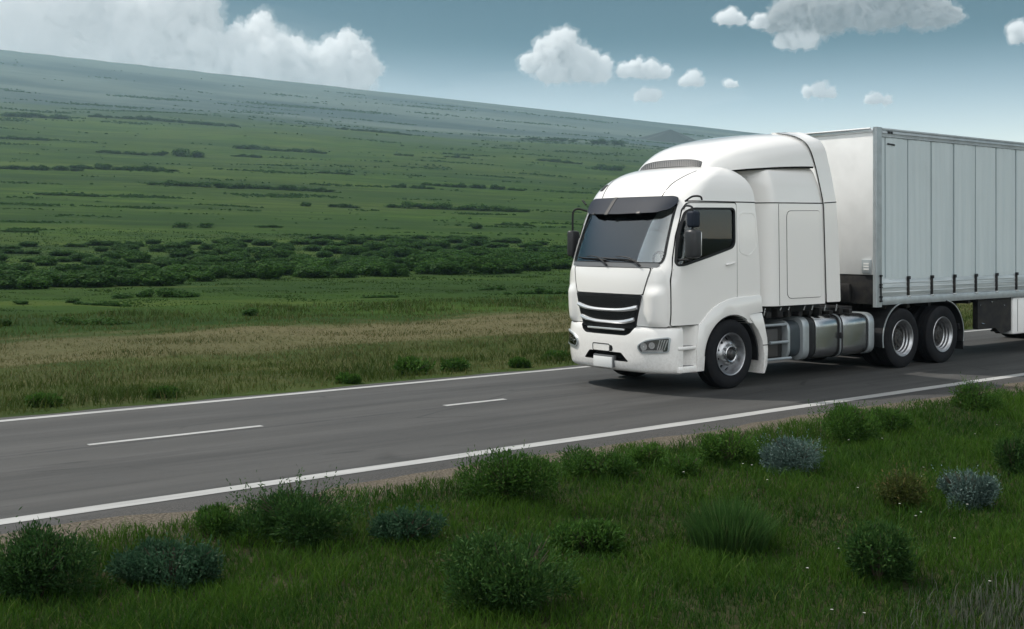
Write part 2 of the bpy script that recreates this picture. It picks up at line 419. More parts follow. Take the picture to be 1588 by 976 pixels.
def ground_mat():
    m_ = bpy.data.materials.new('meadow_ground'); m_.use_nodes = True; x = NT(m_.node_tree); b = x.n['Principled BSDF']
    pos = x.node('ShaderNodeNewGeometry').outputs['Position']; X, Y, Z = x.sep(pos)
    flat = x.xyz(X, Y, 0.)
    dist = x.vm('LENGTH', x.vm('SUBTRACT', flat, (CAM.x, CAM.y, 0)))
    n1 = x.noise(flat, .010, 6, .6); n2 = x.noise(flat, .06, 6, .6); n3 = x.noise(flat, .9, 5, .65); n4 = x.noise(flat, 9, 4, .6)
    c = x.mix(x.ramp(n2, .35, .68), (.030, .070, .018), (.054, .102, .026))
    c = x.mix(x.m('MULTIPLY', x.ramp(n1, .42, .62), .65), c, (.062, .092, .034))
    c = x.mix(x.m('MULTIPLY', x.ramp(n3, .48, .75), .55), c, (.022, .044, .016))
    # bands of darker growth following the slope
    ax = x.vm('DOT_PRODUCT', flat, tuple(RT)); ad = x.vm('DOT_PRODUCT', flat, tuple(FW))
    bands = x.noise(x.xyz(x.m('MULTIPLY', ax, .0045), x.m('MULTIPLY', ad, .02), 0.), 1., 6, .62)
    c = x.mix(x.m('MULTIPLY', x.ramp(bands, .48, .62), .70), c, (.022, .050, .020))
    bands2 = x.noise(x.xyz(x.m('MULTIPLY', ax, .012), x.m('MULTIPLY', ad, .05), 2.), 1., 8, .66)
    c = x.mix(x.m('MULTIPLY', x.ramp(bands2, .50, .64), .6), c, (.020, .044, .018))
    c = x.mix(x.m('MULTIPLY', x.ramp(bands2, .46, .34), .45), c, (.075, .112, .036))
    bands3 = x.noise(x.xyz(x.m('MULTIPLY', ax, .0017), x.m('MULTIPLY', ad, .0075), 7.), 1., 8, .62)
    c = x.mix(x.m('MULTIPLY', x.ramp(bands3, .47, .60), .65), c, (.022, .050, .021))
    c = x.mix(x.m('MULTIPLY', x.ramp(bands3, .46, .36), .5), c, (.078, .120, .040))
    # fine streaks and hummocks of the sward along the slope
    s1 = x.noise(x.xyz(x.m('MULTIPLY', ax, .03), x.m('MULTIPLY', ad, .11), 5.), 1., 8, .68)
    s2 = x.noise(x.xyz(x.m('MULTIPLY', ax, .22), x.m('MULTIPLY', ad, .5), 9.), 1., 6, .7)
    c = x.mix(x.m('MULTIPLY', x.ramp(s1, .46, .68), .75), c, (.020, .042, .018))
    c = x.mix(x.m('MULTIPLY', x.ramp(s1, .46, .32), .5), c, (.085, .118, .040))
    c = x.mix(x.m('MULTIPLY', x.ramp(s2, .50, .70), .45), c, (.022, .046, .018))
    # far hillside: haze painted in as blue-grey; darker drifts paint cloud shadow and landform
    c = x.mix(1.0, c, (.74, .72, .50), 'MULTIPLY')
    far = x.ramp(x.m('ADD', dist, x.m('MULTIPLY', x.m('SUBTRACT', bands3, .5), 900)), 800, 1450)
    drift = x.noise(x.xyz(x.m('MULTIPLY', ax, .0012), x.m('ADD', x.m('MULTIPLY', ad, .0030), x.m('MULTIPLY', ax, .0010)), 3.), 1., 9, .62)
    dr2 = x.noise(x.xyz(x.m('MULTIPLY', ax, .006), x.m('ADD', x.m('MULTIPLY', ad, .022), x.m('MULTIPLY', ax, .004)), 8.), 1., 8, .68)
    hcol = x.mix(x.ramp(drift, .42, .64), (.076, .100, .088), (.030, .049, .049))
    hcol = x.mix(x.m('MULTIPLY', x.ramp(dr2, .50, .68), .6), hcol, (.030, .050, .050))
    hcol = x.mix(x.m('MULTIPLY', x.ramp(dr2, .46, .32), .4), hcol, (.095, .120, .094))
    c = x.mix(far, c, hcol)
    # dry strip beyond the verge, ragged edges
    wob = x.m('ADD', x.m('MULTIPLY', x.m('SUBTRACT', n3, .5), 3.5), x.m('MULTIPLY', x.m('SUBTRACT', x.noise(x.xyz(x.m('MULTIPLY', X, .12), Y, 0.), .6, 5, .6), .5), 6))
    yy = x.m('ADD', Y, wob)
    dry = x.m('MULTIPLY', x.ramp(yy, 8.0, 10.5), x.ramp(yy, 17.0, 14.0))
    drycol = x.mix(x.ramp(n4, .3, .7), (.078, .070, .038), (.122, .108, .062))
    c = x.mix(x.m('MULTIPLY', dry, x.ramp(n2, .30, .60, .45, .95)), c, drycol)
    verge = x.m('MULTIPLY', x.ramp(Y, 3.0, 5.0), x.ramp(yy, 10, 7.5))
    c = x.mix(x.m('MULTIPLY', verge, .7), c, x.mix(x.ramp(n3, .35, .65), (.030, .042, .014), (.075, .072, .034)))
    # near verge: soil between the blades
    near = x.ramp(Y, -1.5, -2.6)
    c = x.mix(near, c, x.mix(x.ramp(n4, .35, .7), (.022, .032, .012), (.045, .042, .024)))
    grav = x.m('MULTIPLY', x.ramp(x.m('ADD', Y, x.m('MULTIPLY', n3, .5)), -2.75, -2.25), x.ramp(Y, 1, -1))
    c = x.mix(grav, c, x.mix(x.ramp(x.noise(flat, 45, 3, .7), .35, .65), (.055, .048, .038), (.14, .122, .098)))
    x.l.new(c, b.inputs['Base Color']); b.inputs['Roughness'].default_value = .95; b.inputs['Specular IOR Level'].default_value = .03
    bn = x.node('ShaderNodeBump'); bn.inputs['Strength'].default_value = .8; bn.inputs['Distance'].default_value = .25
    x.l.new(x.m('ADD', n3, x.m('MULTIPLY', n4, .25)), bn.inputs['Height']); x.l.new(bn.outputs[0], b.inputs['Normal'])
    return m_
M['ground'] = ground_mat()
phi = np.concatenate([np.linspace(-48, 48, 420), np.linspace(50, 310, 66)]) * math.pi / 180
rad = np.concatenate([[.01], np.geomspace(2.2, 60, 190), np.geomspace(61, 3400, 330)])
Rr, Pp = np.meshgrid(rad, phi, indexing='ij')
gxx = CAM.x + Rr * np.sin(Pp + HEAD); gyy = CAM.y + Rr * np.cos(Pp + HEAD)
ground = mesh_grid('ground', (gxx, gyy), height(gxx, gyy), len(rad), len(phi), True, M['ground'])
tag(ground, kind='structure', label='green meadow rising from the road to a long hazy hillside', cat='ground')

# small cone-shaped hill on the far slope
hx, hy_, hz0, hD = at(1040, 219)
nr, nc = 26, 72
rr_, pp_ = np.meshgrid(np.linspace(0, 1, nr), np.linspace(0, 2 * math.pi, nc, endpoint=False), indexing='ij')
wob_ = 1 + .12 * np.sin(pp_ * 3 + 1) + .06 * np.sin(pp_ * 7)
hw_ = 46 / 1800 * hD
lx = rr_ * hw_ * np.cos(pp_) * wob_ * 1.25; ly = rr_ * hw_ * np.sin(pp_) * wob_
HX = hx + RT.x * lx + FW.x * ly; HY = hy_ + RT.y * lx + FW.y * ly
HZ = height(HX, HY) - 2 + (18 / 1800 * hD + 2) * (1 - rr_) ** 1.15 * (1 + .1 * np.sin(pp_ * 5) * rr_)
M['knoll'] = mat('scrubby_knoll', (.006, .014, .014), .95, var=(.012, .022, .018), vscale=.03)
knoll = mesh_grid('hill', (HX, HY), HZ, nr, nc, True, M['knoll'])
tag(knoll, kind='structure', label='small dark cone shaped hill on the far slope', cat='hill')

# ------------------------------------------------------------------ road
def asphalt():
    m_ = bpy.data.materials.new('asphalt'); m_.use_nodes = True; x = NT(m_.node_tree); b = x.n['Principled BSDF']
    pos = x.node('ShaderNodeNewGeometry').outputs['Position']; X, Y, Z = x.sep(pos)
    fine = x.noise(pos, 120, 3, .7); grain = x.noise(pos, 38, 4, .7)
    streak = x.noise(x.xyz(x.m('MULTIPLY', X, .16), x.m('MULTIPLY', Y, 2.4), 0.), 1., 6, .62)
    blot = x.noise(pos, .55, 6, .65)
    c = x.mix(x.ramp(streak, .3, .7), (.027, .027, .0265), (.054, .0535, .0525))
    c = x.mix(x.m('MULTIPLY', x.ramp(blot, .45, .75), .45), c, (.029, .029, .029))
    c = x.mix(x.m('MULTIPLY', x.ramp(grain, .55, .75), .35), c, (.070, .069, .067))
    c = x.mix(x.m('MULTIPLY', x.ramp(fine, .55, .72), .45), c, (.035, .035, .036))
    trk = x.m('MINIMUM', x.m('ABSOLUTE', x.m('SUBTRACT', x.m('ABSOLUTE', x.m('SUBTRACT', Y, -.35)), .85)), x.m('ABSOLUTE', x.m('SUBTRACT', x.m('ABSOLUTE', x.m('SUBTRACT', Y, 2.3)), .85)))
    c = x.mix(x.m('MULTIPLY', x.ramp(trk, .42, .05), .35), c, (.062, .061, .059))
    long = x.noise(x.xyz(x.m('MULTIPLY', X, .45), x.m('MULTIPLY', Y, 7), 4.), 1., 7, .7)
    c = x.mix(x.m('MULTIPLY', x.ramp(long, .52, .70), .55), c, (.020, .020, .0205))
    c = x.mix(x.m('MULTIPLY', x.ramp(long, .45, .30), .40), c, (.074, .073, .071))
    crk = x.node('ShaderNodeTexVoronoi', feature='DISTANCE_TO_EDGE'); x.l.new(x.vm('ADD', x.xyz(x.m('MULTIPLY', X, .35), Y, 0.), x.vm('SCALE', x.node('ShaderNodeTexNoise').outputs['Color'], scale=.25)), crk.inputs['Vector']); crk.inputs['Scale'].default_value = .8
    c = x.mix(x.m('MULTIPLY', x.ramp(crk.outputs['Distance'], .012, .003), x.ramp(x.noise(pos, .5, 3, .6), .5, .62, 0, .8)), c, (.012, .012, .012))
    # the joint between the two mats of paving
    jy = x.m('ABSOLUTE', x.m('SUBTRACT', x.m('ADD', Y, x.m('MULTIPLY', x.noise(x.xyz(X, 0., 0.), 1.3, 4, .6), .10)), 1.11))
    c = x.mix(x.m('MULTIPLY', x.ramp(jy, .045, .012), x.ramp(x.noise(pos, 3, 3, .6), .35, .55, .3, .9)), c, (.022, .022, .023))
    edge = x.ramp(Y, -1.8, -2.1)
    c = x.mix(x.m('MULTIPLY', edge, .8), c, x.mix(x.ramp(x.noise(pos, 55, 4, .75), .35, .62), (.016, .0155, .0155), (.058, .055, .052)))
    x.l.new(c, b.inputs['Base Color']); b.inputs['Roughness'].default_value = .78; b.inputs['Specular IOR Level'].default_value = .35
    bn = x.node('ShaderNodeBump'); bn.inputs['Strength'].default_value = .5; bn.inputs['Distance'].default_value = .006
    x.l.new(x.m('ADD', fine, grain), bn.inputs['Height']); x.l.new(bn.outputs[0], b.inputs['Normal'])
    return m_
M['asphalt'] = asphalt()
def marking():
    m_ = bpy.data.materials.new('road_paint'); m_.use_nodes = True; x = NT(m_.node_tree); b = x.n['Principled BSDF']
    pos = x.node('ShaderNodeNewGeometry').outputs['Position']; X, Y, Z = x.sep(pos)
    w = x.noise(pos, 60, 5, .75); w2 = x.noise(pos, 4, 5, .7)
    f = x.m('MULTIPLY', x.ramp(w, .56, .72), x.ramp(w2, .4, .65, .2, .9))
    c = x.mix(x.ramp(x.noise(x.xyz(x.m('MULTIPLY', X, .6), x.m('MULTIPLY', Y, 12), 0.), 1., 5, .6), .35, .7), (.34, .34, .335), (.25, .25, .245))
    x.l.new(x.mix(f, c, (.13, .13, .13)), b.inputs['Base Color']); b.inputs['Roughness'].default_value = .6; return m_
M['marking'] = marking()
us = np.concatenate([np.linspace(-160, -16, 40), np.linspace(-15.9, 14, 600), np.linspace(14.5, 420, 90)])
vsr = np.concatenate([[0], np.linspace(.06, .94, 14), [1]])
e0 = -2.42 + .10 * wobble(us, us * 0, .9) * .6 + .09 * wobble(us, us * 0 + 3, 3.1) ; e1 = 4.08 + .06 * wobble(us, us * 0 + 9, 1.4)
VV = e0[:, None] * (1 - vsr[None]) + e1[:, None] * vsr[None]; UU = np.repeat(us[:, None], len(vsr), 1)
ZZ = np.where((vsr[None] == 0) | (vsr[None] == 1), -.05, 0.) + 0 * VV
road = mesh_grid('road', (UU, VV), ZZ, len(us), len(vsr), False, M['asphalt'])
road.data.flip_normals(); tag(road, kind='structure', label='two lane grey asphalt road running behind the truck', cat='road')
def stripe(u0, u1, v0, v1):
    bm = bmesh.new(); n = max(2, int((u1 - u0) / .25)); n = min(n, 600)
    a = [u0 + (u1 - u0) * i / n for i in range(n + 1)]
    jit = lambda: random.uniform(-.006, .006)
    A_ = [bm.verts.new((u, v0 + jit(), .004)) for u in a]; B_ = [bm.verts.new((u, v1 + jit(), .004)) for u in a]
    for i in range(n): bm.faces.new((A_[i], A_[i + 1], B_[i + 1], B_[i]))
    return bm
for v0, v1, lb in ((-1.86, -1.67, 'solid white edge line on the near side of the road'), (3.37, 3.52, 'solid white edge line on the far side of the road')):
    tag(obj('road_marking', stripe(-150, 150, v0, v1), M['marking'], smooth=0), lb, 'road marking', kind='structure')
for u0, u1, lb in ((-8.8, -6.8, 'longer white centre dash at the left of the road'), (-4.2, -3.2, 'short white centre dash in front of the truck')):
    tag(obj('road_marking', stripe(u0, u1, 1.13, 1.23), M['marking'], smooth=0), lb, 'road marking', kind='structure')

# ------------------------------------------------------------------ the tractor unit
VC = 1.09                                # truck centre line (near side at y = 0)
#        z     uf    L    hw    ur    p
ROWS = [(.93, -1.355, .38, 1.085, .70, 2.5), (1.15, -1.385, .38, 1.09, .70, 2.5), (1.45, -1.395, .38, 1.09, .70, 2.5), (1.72, -1.375, .38, 1.09, .69, 2.5),
        (1.80, -1.345, .38, 1.09, .685, 2.5), (2.10, -1.235, .38, 1.088, .66, 2.5), (2.45, -1.095, .38, 1.082, .625, 2.5), (2.66, -1.00, .39, 1.075, .60, 2.5),
        (2.74, -.965, .40, 1.072, .595, 2.5), (2.86, -.895, .42, 1.06, .575, 2.5), (2.97, -.80, .46, 1.035, .53, 2.5), (3.06, -.69, .50, 1.00, .46, 2.4), (3.13, -.57, .52, .95, .38, 2.4),
        (3.19, -.42, .52, .885, .28, 2.4), (3.235, -.25, .50, .80, .18, 2.3), (3.26, -.05, .40, .68, .08, 2.2)]
_RZ = [r_[0] for r_ in ROWS]
_K = [np.array([r_[k] for r_ in ROWS]) for k in range(1, 6)]
def smooth_interp(z, xs, ys):           # monotone cubic (Catmull-Rom tangents on uneven knots)
    z = min(max(z, xs[0]), xs[-1]); i = min(max(int(np.searchsorted(xs, z)) - 1, 0), len(xs) - 2)
    h = xs[i + 1] - xs[i]; s = (z - xs[i]) / h
    def sl(k):
        if k <= 0 or k >= len(xs) - 1: kk_ = min(max(k, 1), len(xs) - 1); return (ys[kk_] - ys[kk_ - 1]) / (xs[kk_] - xs[kk_ - 1])
        a = (ys[k] - ys[k - 1]) / (xs[k] - xs[k - 1]); b = (ys[k + 1] - ys[k]) / (xs[k + 1] - xs[k])
        return 0. if a * b <= 0 else 2 * a * b / (a + b)
    m0, m1 = sl(i) * h, sl(i + 1) * h
    return float((2 * s ** 3 - 3 * s ** 2 + 1) * ys[i] + (s ** 3 - 2 * s ** 2 + s) * m0 + (-2 * s ** 3 + 3 * s ** 2) * ys[i + 1] + (s ** 3 - s ** 2) * m1)
def row(z): return [smooth_interp(z, _RZ, k) for k in _K]
def front_u(v, z, R_=None):
    uf, L, hw, ur, p_ = R_ or row(z); w = min(abs(v - VC) / hw, .99999)
    return uf + L * (1 - (1 - w ** p_) ** (1 / p_))
def side_v(u, z, R_=None):
    uf, L, hw, ur, p_ = R_ or row(z); s = min(max((u - uf) / L, 0), 1)
    return VC - hw * (1 - (1 - s) ** p_) ** (1 / p_) if s < 1 else VC - hw
def front_pt(v, z, off=0., fu=front_u):
    e = .004; P_ = Vector((fu(v, z), v, z)); a = Vector((fu(v + e, z) - fu(v - e, z), 2 * e, 0)); b = Vector((fu(v, z + e) - fu(v, z - e), 0, 2 * e))
    n = b.cross(a).normalized()
    if n.x > 0: n = -n
    return P_ + n * off
def side_pt(u, z, off=0., fv=side_v):
    e = .004; P_ = Vector((u, fv(u, z), z)); a = Vector((2 * e, fv(u + e, z) - fv(u - e, z), 0)); b = Vector((0, fv(u, z + e) - fv(u, z - e), 2 * e))
    n = a.cross(b).normalized()
    if n.y > 0: n = -n
    return P_ + n * off
def far(fn):
    def g_(a, b, off=0.):
        p_ = fn(a, b, off); return Vector((p_.x, 2 * VC - p_.y, p_.z))
    return g_
far_side_pt = far(side_pt)
def ring(uf, L, hw, ur, p_, z, nf=26, ns=16, nr_=6):
    pts = []
    for i in range(ns): pts.append((ur + (uf + L - ur) * i / ns, VC - hw))
    for i in range(2 * nf + 1):
        th = math.pi / 2 * (1 - i / nf); sg = 1 if th >= 0 else -1; th = abs(th)
        w = math.sin(th) ** (2 / p_) if th > 1e-6 else 0; c = max(math.cos(th), 0) ** (2 / p_)
        pts.append((uf + L * (1 - c), VC - sg * hw * w))
    for i in range(1, ns + 1): pts.append((uf + L + (ur - uf - L) * i / ns, VC + hw))
    for i in range(1, nr_): pts.append((ur, VC + hw - 2 * hw * i / nr_))
    return [(a, b, z) for a, b in pts]
def loft(bm, rings, cap0=True, cap1=True):
    rv = [[bm.verts.new(p_) for p_ in r_] for r_ in rings]; n = len(rv[0])
    for a, b in zip(rv, rv[1:]):
        for k in range(n): bm.faces.new((a[k], a[(k + 1) % n], b[(k + 1) % n], b[k]))
    if cap0: bm.faces.new(rv[0][::-1])
    if cap1: bm.faces.new(rv[-1])
    bmesh.ops.recalc_face_normals(bm, faces=bm.faces[:])
    return bm

truck = empty('tractor_truck', (0, VC, 0), 'white cab-over tractor truck with a tall roof fairing driving on the asphalt road', 'truck')
# cab shell with real window openings
bm = bmesh.new()
zs = sorted(set(list(np.linspace(.93, 2.74, 34)) + list(np.linspace(2.78, 3.26, 22))))
loft(bm, [ring(*row(z)[:5], z) for z in zs])
cab = obj('cab', bm, [M['paint'], M['interior']], truck)
def cutter(fn):
    bm_ = bmesh.new(); fn(bm_); bmesh.ops.recalc_face_normals(bm_, faces=bm_.faces[:])
    for f in bm_.faces: f.material_index = 1
    o = obj('cutter', bm_, [M['paint'], M['interior']], truck, smooth=0); return o
WIN = rounded([(-1.085, 1.84), (-1.03, 2.09), (-.961, 2.30), (-.845, 2.55), (-.74, 2.60), (.13, 2.612), (.124, 2.06), (-.413, 1.925), (-.93, 1.808), (-1.06, 1.80)], [.03, .1, .1, .08, .06, .07, .1, .1, .08, .03])
_we = [(.185, 1.825), (.165, 1.92), (.18, 2.15), (.195, 2.42), (.21, 2.68)]
WS = rounded(_we + [(2 * VC - a_, b_) for a_, b_ in _we[::-1]], [.06, .05, .1, .1, .03, .03, .1, .1, .05, .06])
boolean(cab, [cutter(lambda b_: prism(b_, [(-1.19, 1.35), (.5, 1.35), (.5, 2.66), (-.83, 2.66), (-.90, 2.5), (-1.14, 1.85)], .22, 2 * VC - .22)),
              cutter(lambda b_: prism(b_, WS, -2.0, -.80, 'x')),
              cutter(lambda b_: prism(b_, WIN, -.6, .40)), cutter(lambda b_: prism(b_, WIN, 2 * VC - .40, 2 * VC + .6)),
              cutter(lambda b_: tube(b_, [(.06, -.6, .45), (.06, 2.9, .45)], .64, 56)),
              cutter(lambda b_: box(b_, -1.6, -.56, -.5, .20, .6, .955)), cutter(lambda b_: box(b_, -1.6, -.56, 2.04, 2.9, .6, .955))])
# glazing
bm = bmesh.new(); patch(bm, rounded([(.155, 1.80), (.185, 2.70), (2 * VC - .185, 2.70), (2 * VC - .155, 1.80)], .06), front_pt, -.016, .006, .07); ws = obj('windscreen', bm, M['glass'], truck)
bm = bmesh.new(); ribbon(bm, WS, front_pt, .036, .003, .02, closed=True); obj('gasket', bm, M['black'], ws)
for fn in (side_pt, far_side_pt):
    bm = bmesh.new(); patch(bm, WIN, fn, -.014, .006, .06); wn_ = obj('side_window', bm, M['sideglass'] if fn is side_pt else M['farglass'], truck)
    bm = bmesh.new(); ribbon(bm, WIN, fn, .030, .010, .02, closed=True); obj('gasket', bm, M['black'], wn_)
# doors
DOOR = [(-1.15, .965), (-1.163, 1.60), (-1.10, 1.905), (-1.01, 2.205), (-.86, 2.58), (-.79, 2.675), (.165, 2.69), (.172, 1.318), (-.214, 1.246), (-.473, 1.104), (-.60, .965)]
for fn in (side_pt, far_side_pt):
    bm = bmesh.new(); patch(bm, rounded(DOOR, [.02, .1, .1, .1, .08, .05, .05, .03, .1, .1, .03]), fn, .007, .02, .07, holes=[WIN]); d_ = obj('door', bm, M['paint'], truck)
    bm = bmesh.new(); ribbon(bm, rounded(DOOR, .03), fn, .024, .003, .01, closed=True); obj('door_gap', bm, M['gap'], d_)
    bm = bmesh.new(); h_ = [fn(a_, b_, .012) for a_, b_ in ((-.08, 1.80), (.10, 1.83))]; h2 = [fn(a_, b_, .045) for a_, b_ in ((-.05, 1.805), (.07, 1.825))]
    tube(bm, [h_[0], h2[0], h2[1], h_[1]], .012, 8); obj('door_handle', bm, M['paint'], d_)
    # rear quarter: recessed panel behind the door
    q_ = rounded([(.235, 1.98), (.235, 2.50), (.29, 2.56), (.53, 2.56), (.60, 2.50), (.63, 2.05), (.45, 1.92)], .06)
    bm = bmesh.new(); ribbon(bm, q_, fn, .018, .004, .006, closed=True); obj('quarter_panel_crease', bm, M['paint'], cab)
bm = bmesh.new(); ribbon(bm, [(-.80, 2.705), (.595, 2.712)], side_pt, .016, .003, .01); obj('roof_seam', bm, M['gap'], cab)
bm = bmesh.new(); ribbon(bm, [(-.80, 2.705), (.595, 2.712)], far_side_pt, .016, .003, .01); obj('roof_seam', bm, M['gap'], cab)
# front: hood flap lines, corner panels, roof panel lines
HOOD = [(.31, 1.755), (.415, 1.39), (2 * VC - .415, 1.39), (2 * VC - .31, 1.755)]
bm = bmesh.new(); patch(bm, rounded(HOOD, .03), front_pt, .010, .02, .08); fl = obj('front_flap', bm, M['paint'], truck)
bm = bmesh.new(); ribbon(bm, HOOD, front_pt, .022, .003, .01, closed=True); obj('flap_gap', bm, M['gap'], fl)
CORN = [(.28, 1.76), (.395, 1.385), (.545, .945), (.085, .945), (.07, 1.45), (.10, 1.66), (.17, 1.76)]
def bulge(v, z, off=0.):
    s = max(0., 1 - ((v - .24) / .14) ** 2) * min(1, max(0., (1.50 - z) / .10)) * min(1., max(0., (z - .9) / .1)); return front_pt(v, z, off + .05 * s)
for mir in (False, True):
    fn = far(bulge) if mir else bulge
    bm = bmesh.new(); patch(bm, rounded(CORN, .03), fn, .009, .02, .035); cp = obj('corner_panel', bm, M['paint'], truck)
    bm = bmesh.new(); ribbon(bm, CORN[:4], fn, .016, .003, .008); obj('corner_gap', bm, M['gap'], cp)
for s_ in (1, -1):
    bm = bmesh.new(); ribbon(bm, [(VC - s_ * .62, 2.78), (VC - s_ * .66, 2.95), (VC - s_ * .74, 3.10), (VC - s_ * .76, 3.16)], front_pt, .014, .003, .008)
    obj('roof_panel_seam', bm, M['gap'], cab)
bm = bmesh.new(); patch(bm, rounded([(1.83, 2.90), (1.80, 3.00), (1.90, 2.98), (1.92, 2.90)], .02), front_pt, .012, .02, .03)
patch(bm, rounded([(.33, 2.90), (.30, 2.98), (.38, 3.00), (.41, 2.90)], .02), front_pt, .0125, .02, .03) if False else None
obj('roof_marker_lamp', bm, M['black'], truck)
# grille: black frame, woven mesh, two bright smile bars
def gpt(v, z, off=0.): return front_pt(v, z, off)
GR = [(.42, 1.378), (.565, .90), (1.64, .90), (1.775, 1.378)]
bm = bmesh.new(); patch(bm, rounded(GR, .03), gpt, .020, .03, .06); grille = obj('grille', bm, M['black'], truck)
bm = bmesh.new()
def in_grille(v, z): return inpoly(v, z, [(.46, 1.352), (.585, .955), (1.62, .955), (1.735, 1.352)])
st_ = .034
for s_ in (1, -1):                     # diamond wire mesh, standing 1 cm proud of the black back
    for k in range(-60, 120):
        c0 = .4 + k * st_; seg = []
        for i in range(44):
            z_ = .955 + i * .0092; v_ = c0 + s_ * (z_ - .955) * .9
            if in_grille(v_, z_): seg.append((v_, z_))
        if len(seg) > 3: ribbon(bm, [seg[0], seg[-1]], gpt, .006, .030, .006, .2)
obj('mesh', bm, M['meshwire'], grille)
def bar(z0, v0, v1, sag, h0):
    bm_ = bmesh.new(); n = 28; A_ = []
    for i in range(n + 1):
        s = i / n; v_ = v0 + (v1 - v0) * s; k = abs(2 * s - 1); zc = z0 + sag * k ** 3; h_ = h0 * (.72 + .5 * k ** 2) * (1 if k < .97 else .75)
        A_.append([bm_.verts.new(gpt(v_, zc + h_ * dz_, of_)) for dz_, of_ in ((-.5, .024), (-.42, .046), (0, .060), (.42, .046), (.5, .024))])
    for a, b in zip(A_, A_[1:]):
        for k in range(4): bm_.faces.new((a[k], a[k + 1], b[k + 1], b[k]))
    bm_.faces.new(A_[0]); bm_.faces.new(A_[-1][::-1]); bmesh.ops.recalc_face_normals(bm_, faces=bm_.faces[:])
    return obj('grille_bar', bm_, M['chrome'], grille)
bar(1.155, .49, 1.71, .055, .062); bar(.985, .555, 1.65, .055, .058)
# bumper
BR = [(.285, -1.345, .40, 1.045), (.31, -1.385, .41, 1.065), (.36, -1.41, .42, 1.08), (.50, -1.43, .42, 1.085), (.70, -1.436, .42, 1.085), (.86, -1.426, .42, 1.08), (.915, -1.408, .41, 1.075), (.935, -1.37, .40, 1.055)]
_BZ = [r_[0] for r_ in BR]; _BK = [np.array([r_[k] for r_ in BR]) for k in (1, 2, 3)]
def brow(z): return [smooth_interp(z, _BZ, k) for k in _BK] + [-.96, 2.35]
def bfront_u(v, z): return front_u(v, z, brow(z))
def bfront_pt(v, z, off=0.): return front_pt(v, z, off, bfront_u)
bm = bmesh.new(); zb = [.285, .295, .31, .33, .36] + list(np.linspace(.42, .86, 14)) + [.89, .915, .928, .935]
loft(bm, [ring(*brow(z), z, 26, 4, 6) for z in zb])
bumper = obj('bumper', bm, [M['paint'], M['black']], truck)
OPEN = rounded([(.64, .43), (.77, .555), (1.43, .555), (1.56, .43)], .03)
UP = rounded([(.61, .835), (.69, .80), (1.51, .80), (1.59, .835), (1.70, .97), (.50, .97)], .03)
boolean(bumper, [cutter(lambda b_: prism(b_, OPEN, -2, -1.26, 'x')), cutter(lambda b_: prism(b_, UP, -2, -1.30, 'x'))])
bm = bmesh.new(); box(bm, -1.42, -1.39, .72, 1.48, .865, .895, .008); obj('bumper_slat', bm, M['chrome'], bumper)
bm = bmesh.new(); box(bm, -1.457, -1.437, .925, 1.31, .325, .475, .006); pl = obj('number_plate', bm, M['plate'], truck)
bm = bmesh.new(); box(bm, -1.438, -1.38, .905, 1.33, .335, .50, .006); obj('plate_holder', bm, M['grey'], pl)
bm = bmesh.new(); ribbon(bm, rounded([(.99, .555), (.99, .66), (1.35, .66), (1.35, .555)], .03), bfront_pt, .012, .003, .006, closed=True); obj('access_panel_gap', bm, M['gap'], bumper)
bm = bmesh.new(); patch(bm, [(.965 + .035 * math.cos(a_), .605 + .045 * math.sin(a_)) for a_ in np.linspace(0, 2 * math.pi, 18)[:-1]], bfront_pt, .004, .006, .05); obj('tow_eye_cover', bm, M['black'], bumper)
HL = rounded([(.475, .67), (.42, .575), (.07, .60), (.055, .80), (.33, .755)], [.05, .04, .03, .03, .06])
for mir in (False, True):
    fn = far(bfront_pt) if mir else bfront_pt
    bm = bmesh.new(); patch(bm, HL, fn, .004, .02, .03); hl = obj('headlight', bm, M['lampdark'], truck)
    bm = bmesh.new()
    for cv, cz, r0 in ((.37, .665, .052), (.255, .685, .046)):
        c_ = fn(cv, cz, .004); nrm = (fn(cv, cz, .01) - c_).normalized(); rot = nrm.to_track_quat('Z', 'Y').to_matrix()
        for r1, d1_, r2, d2_ in ((r0, .014, r0 * .7, .004), (r0 * .7, .004, r0 * .3, .002)):
            n = 28; A_ = [bm.verts.new(c_ + rot @ Vector((r1 * math.cos(k * 6.2832 / n), r1 * math.sin(k * 6.2832 / n), d1_))) for k in range(n)]
            B_ = [bm.verts.new(c_ + rot @ Vector((r2 * math.cos(k * 6.2832 / n), r2 * math.sin(k * 6.2832 / n), d2_))) for k in range(n)]
            for k in range(n): bm.faces.new((A_[k], A_[(k + 1) % n], B_[(k + 1) % n], B_[k]))
        bmesh.ops.create_icosphere(bm, subdivisions=2, radius=r0 * .3, matrix=Matrix.Translation(c_ + nrm * .004))
    for k in range(4):
        v0 = .165 - k * .026; ribbon(bm, [(v0 + .02, .63), (v0 - .012, .765)], fn, .012, .012, .008)
    ribbon(bm, [(.40, .60), (.25, .608), (.12, .615)], fn, .02, .014, .01)
    obj('reflector', bm, M['lampback'], hl)
    bm = bmesh.new(); patch(bm, HL, fn, .022, .004, .03); obj('lens', bm, M['lens'], hl)
    bm = bmesh.new(); ribbon(bm, HL, fn, .016, .024, .024, closed=True); obj('bezel', bm, M['rail'], hl)
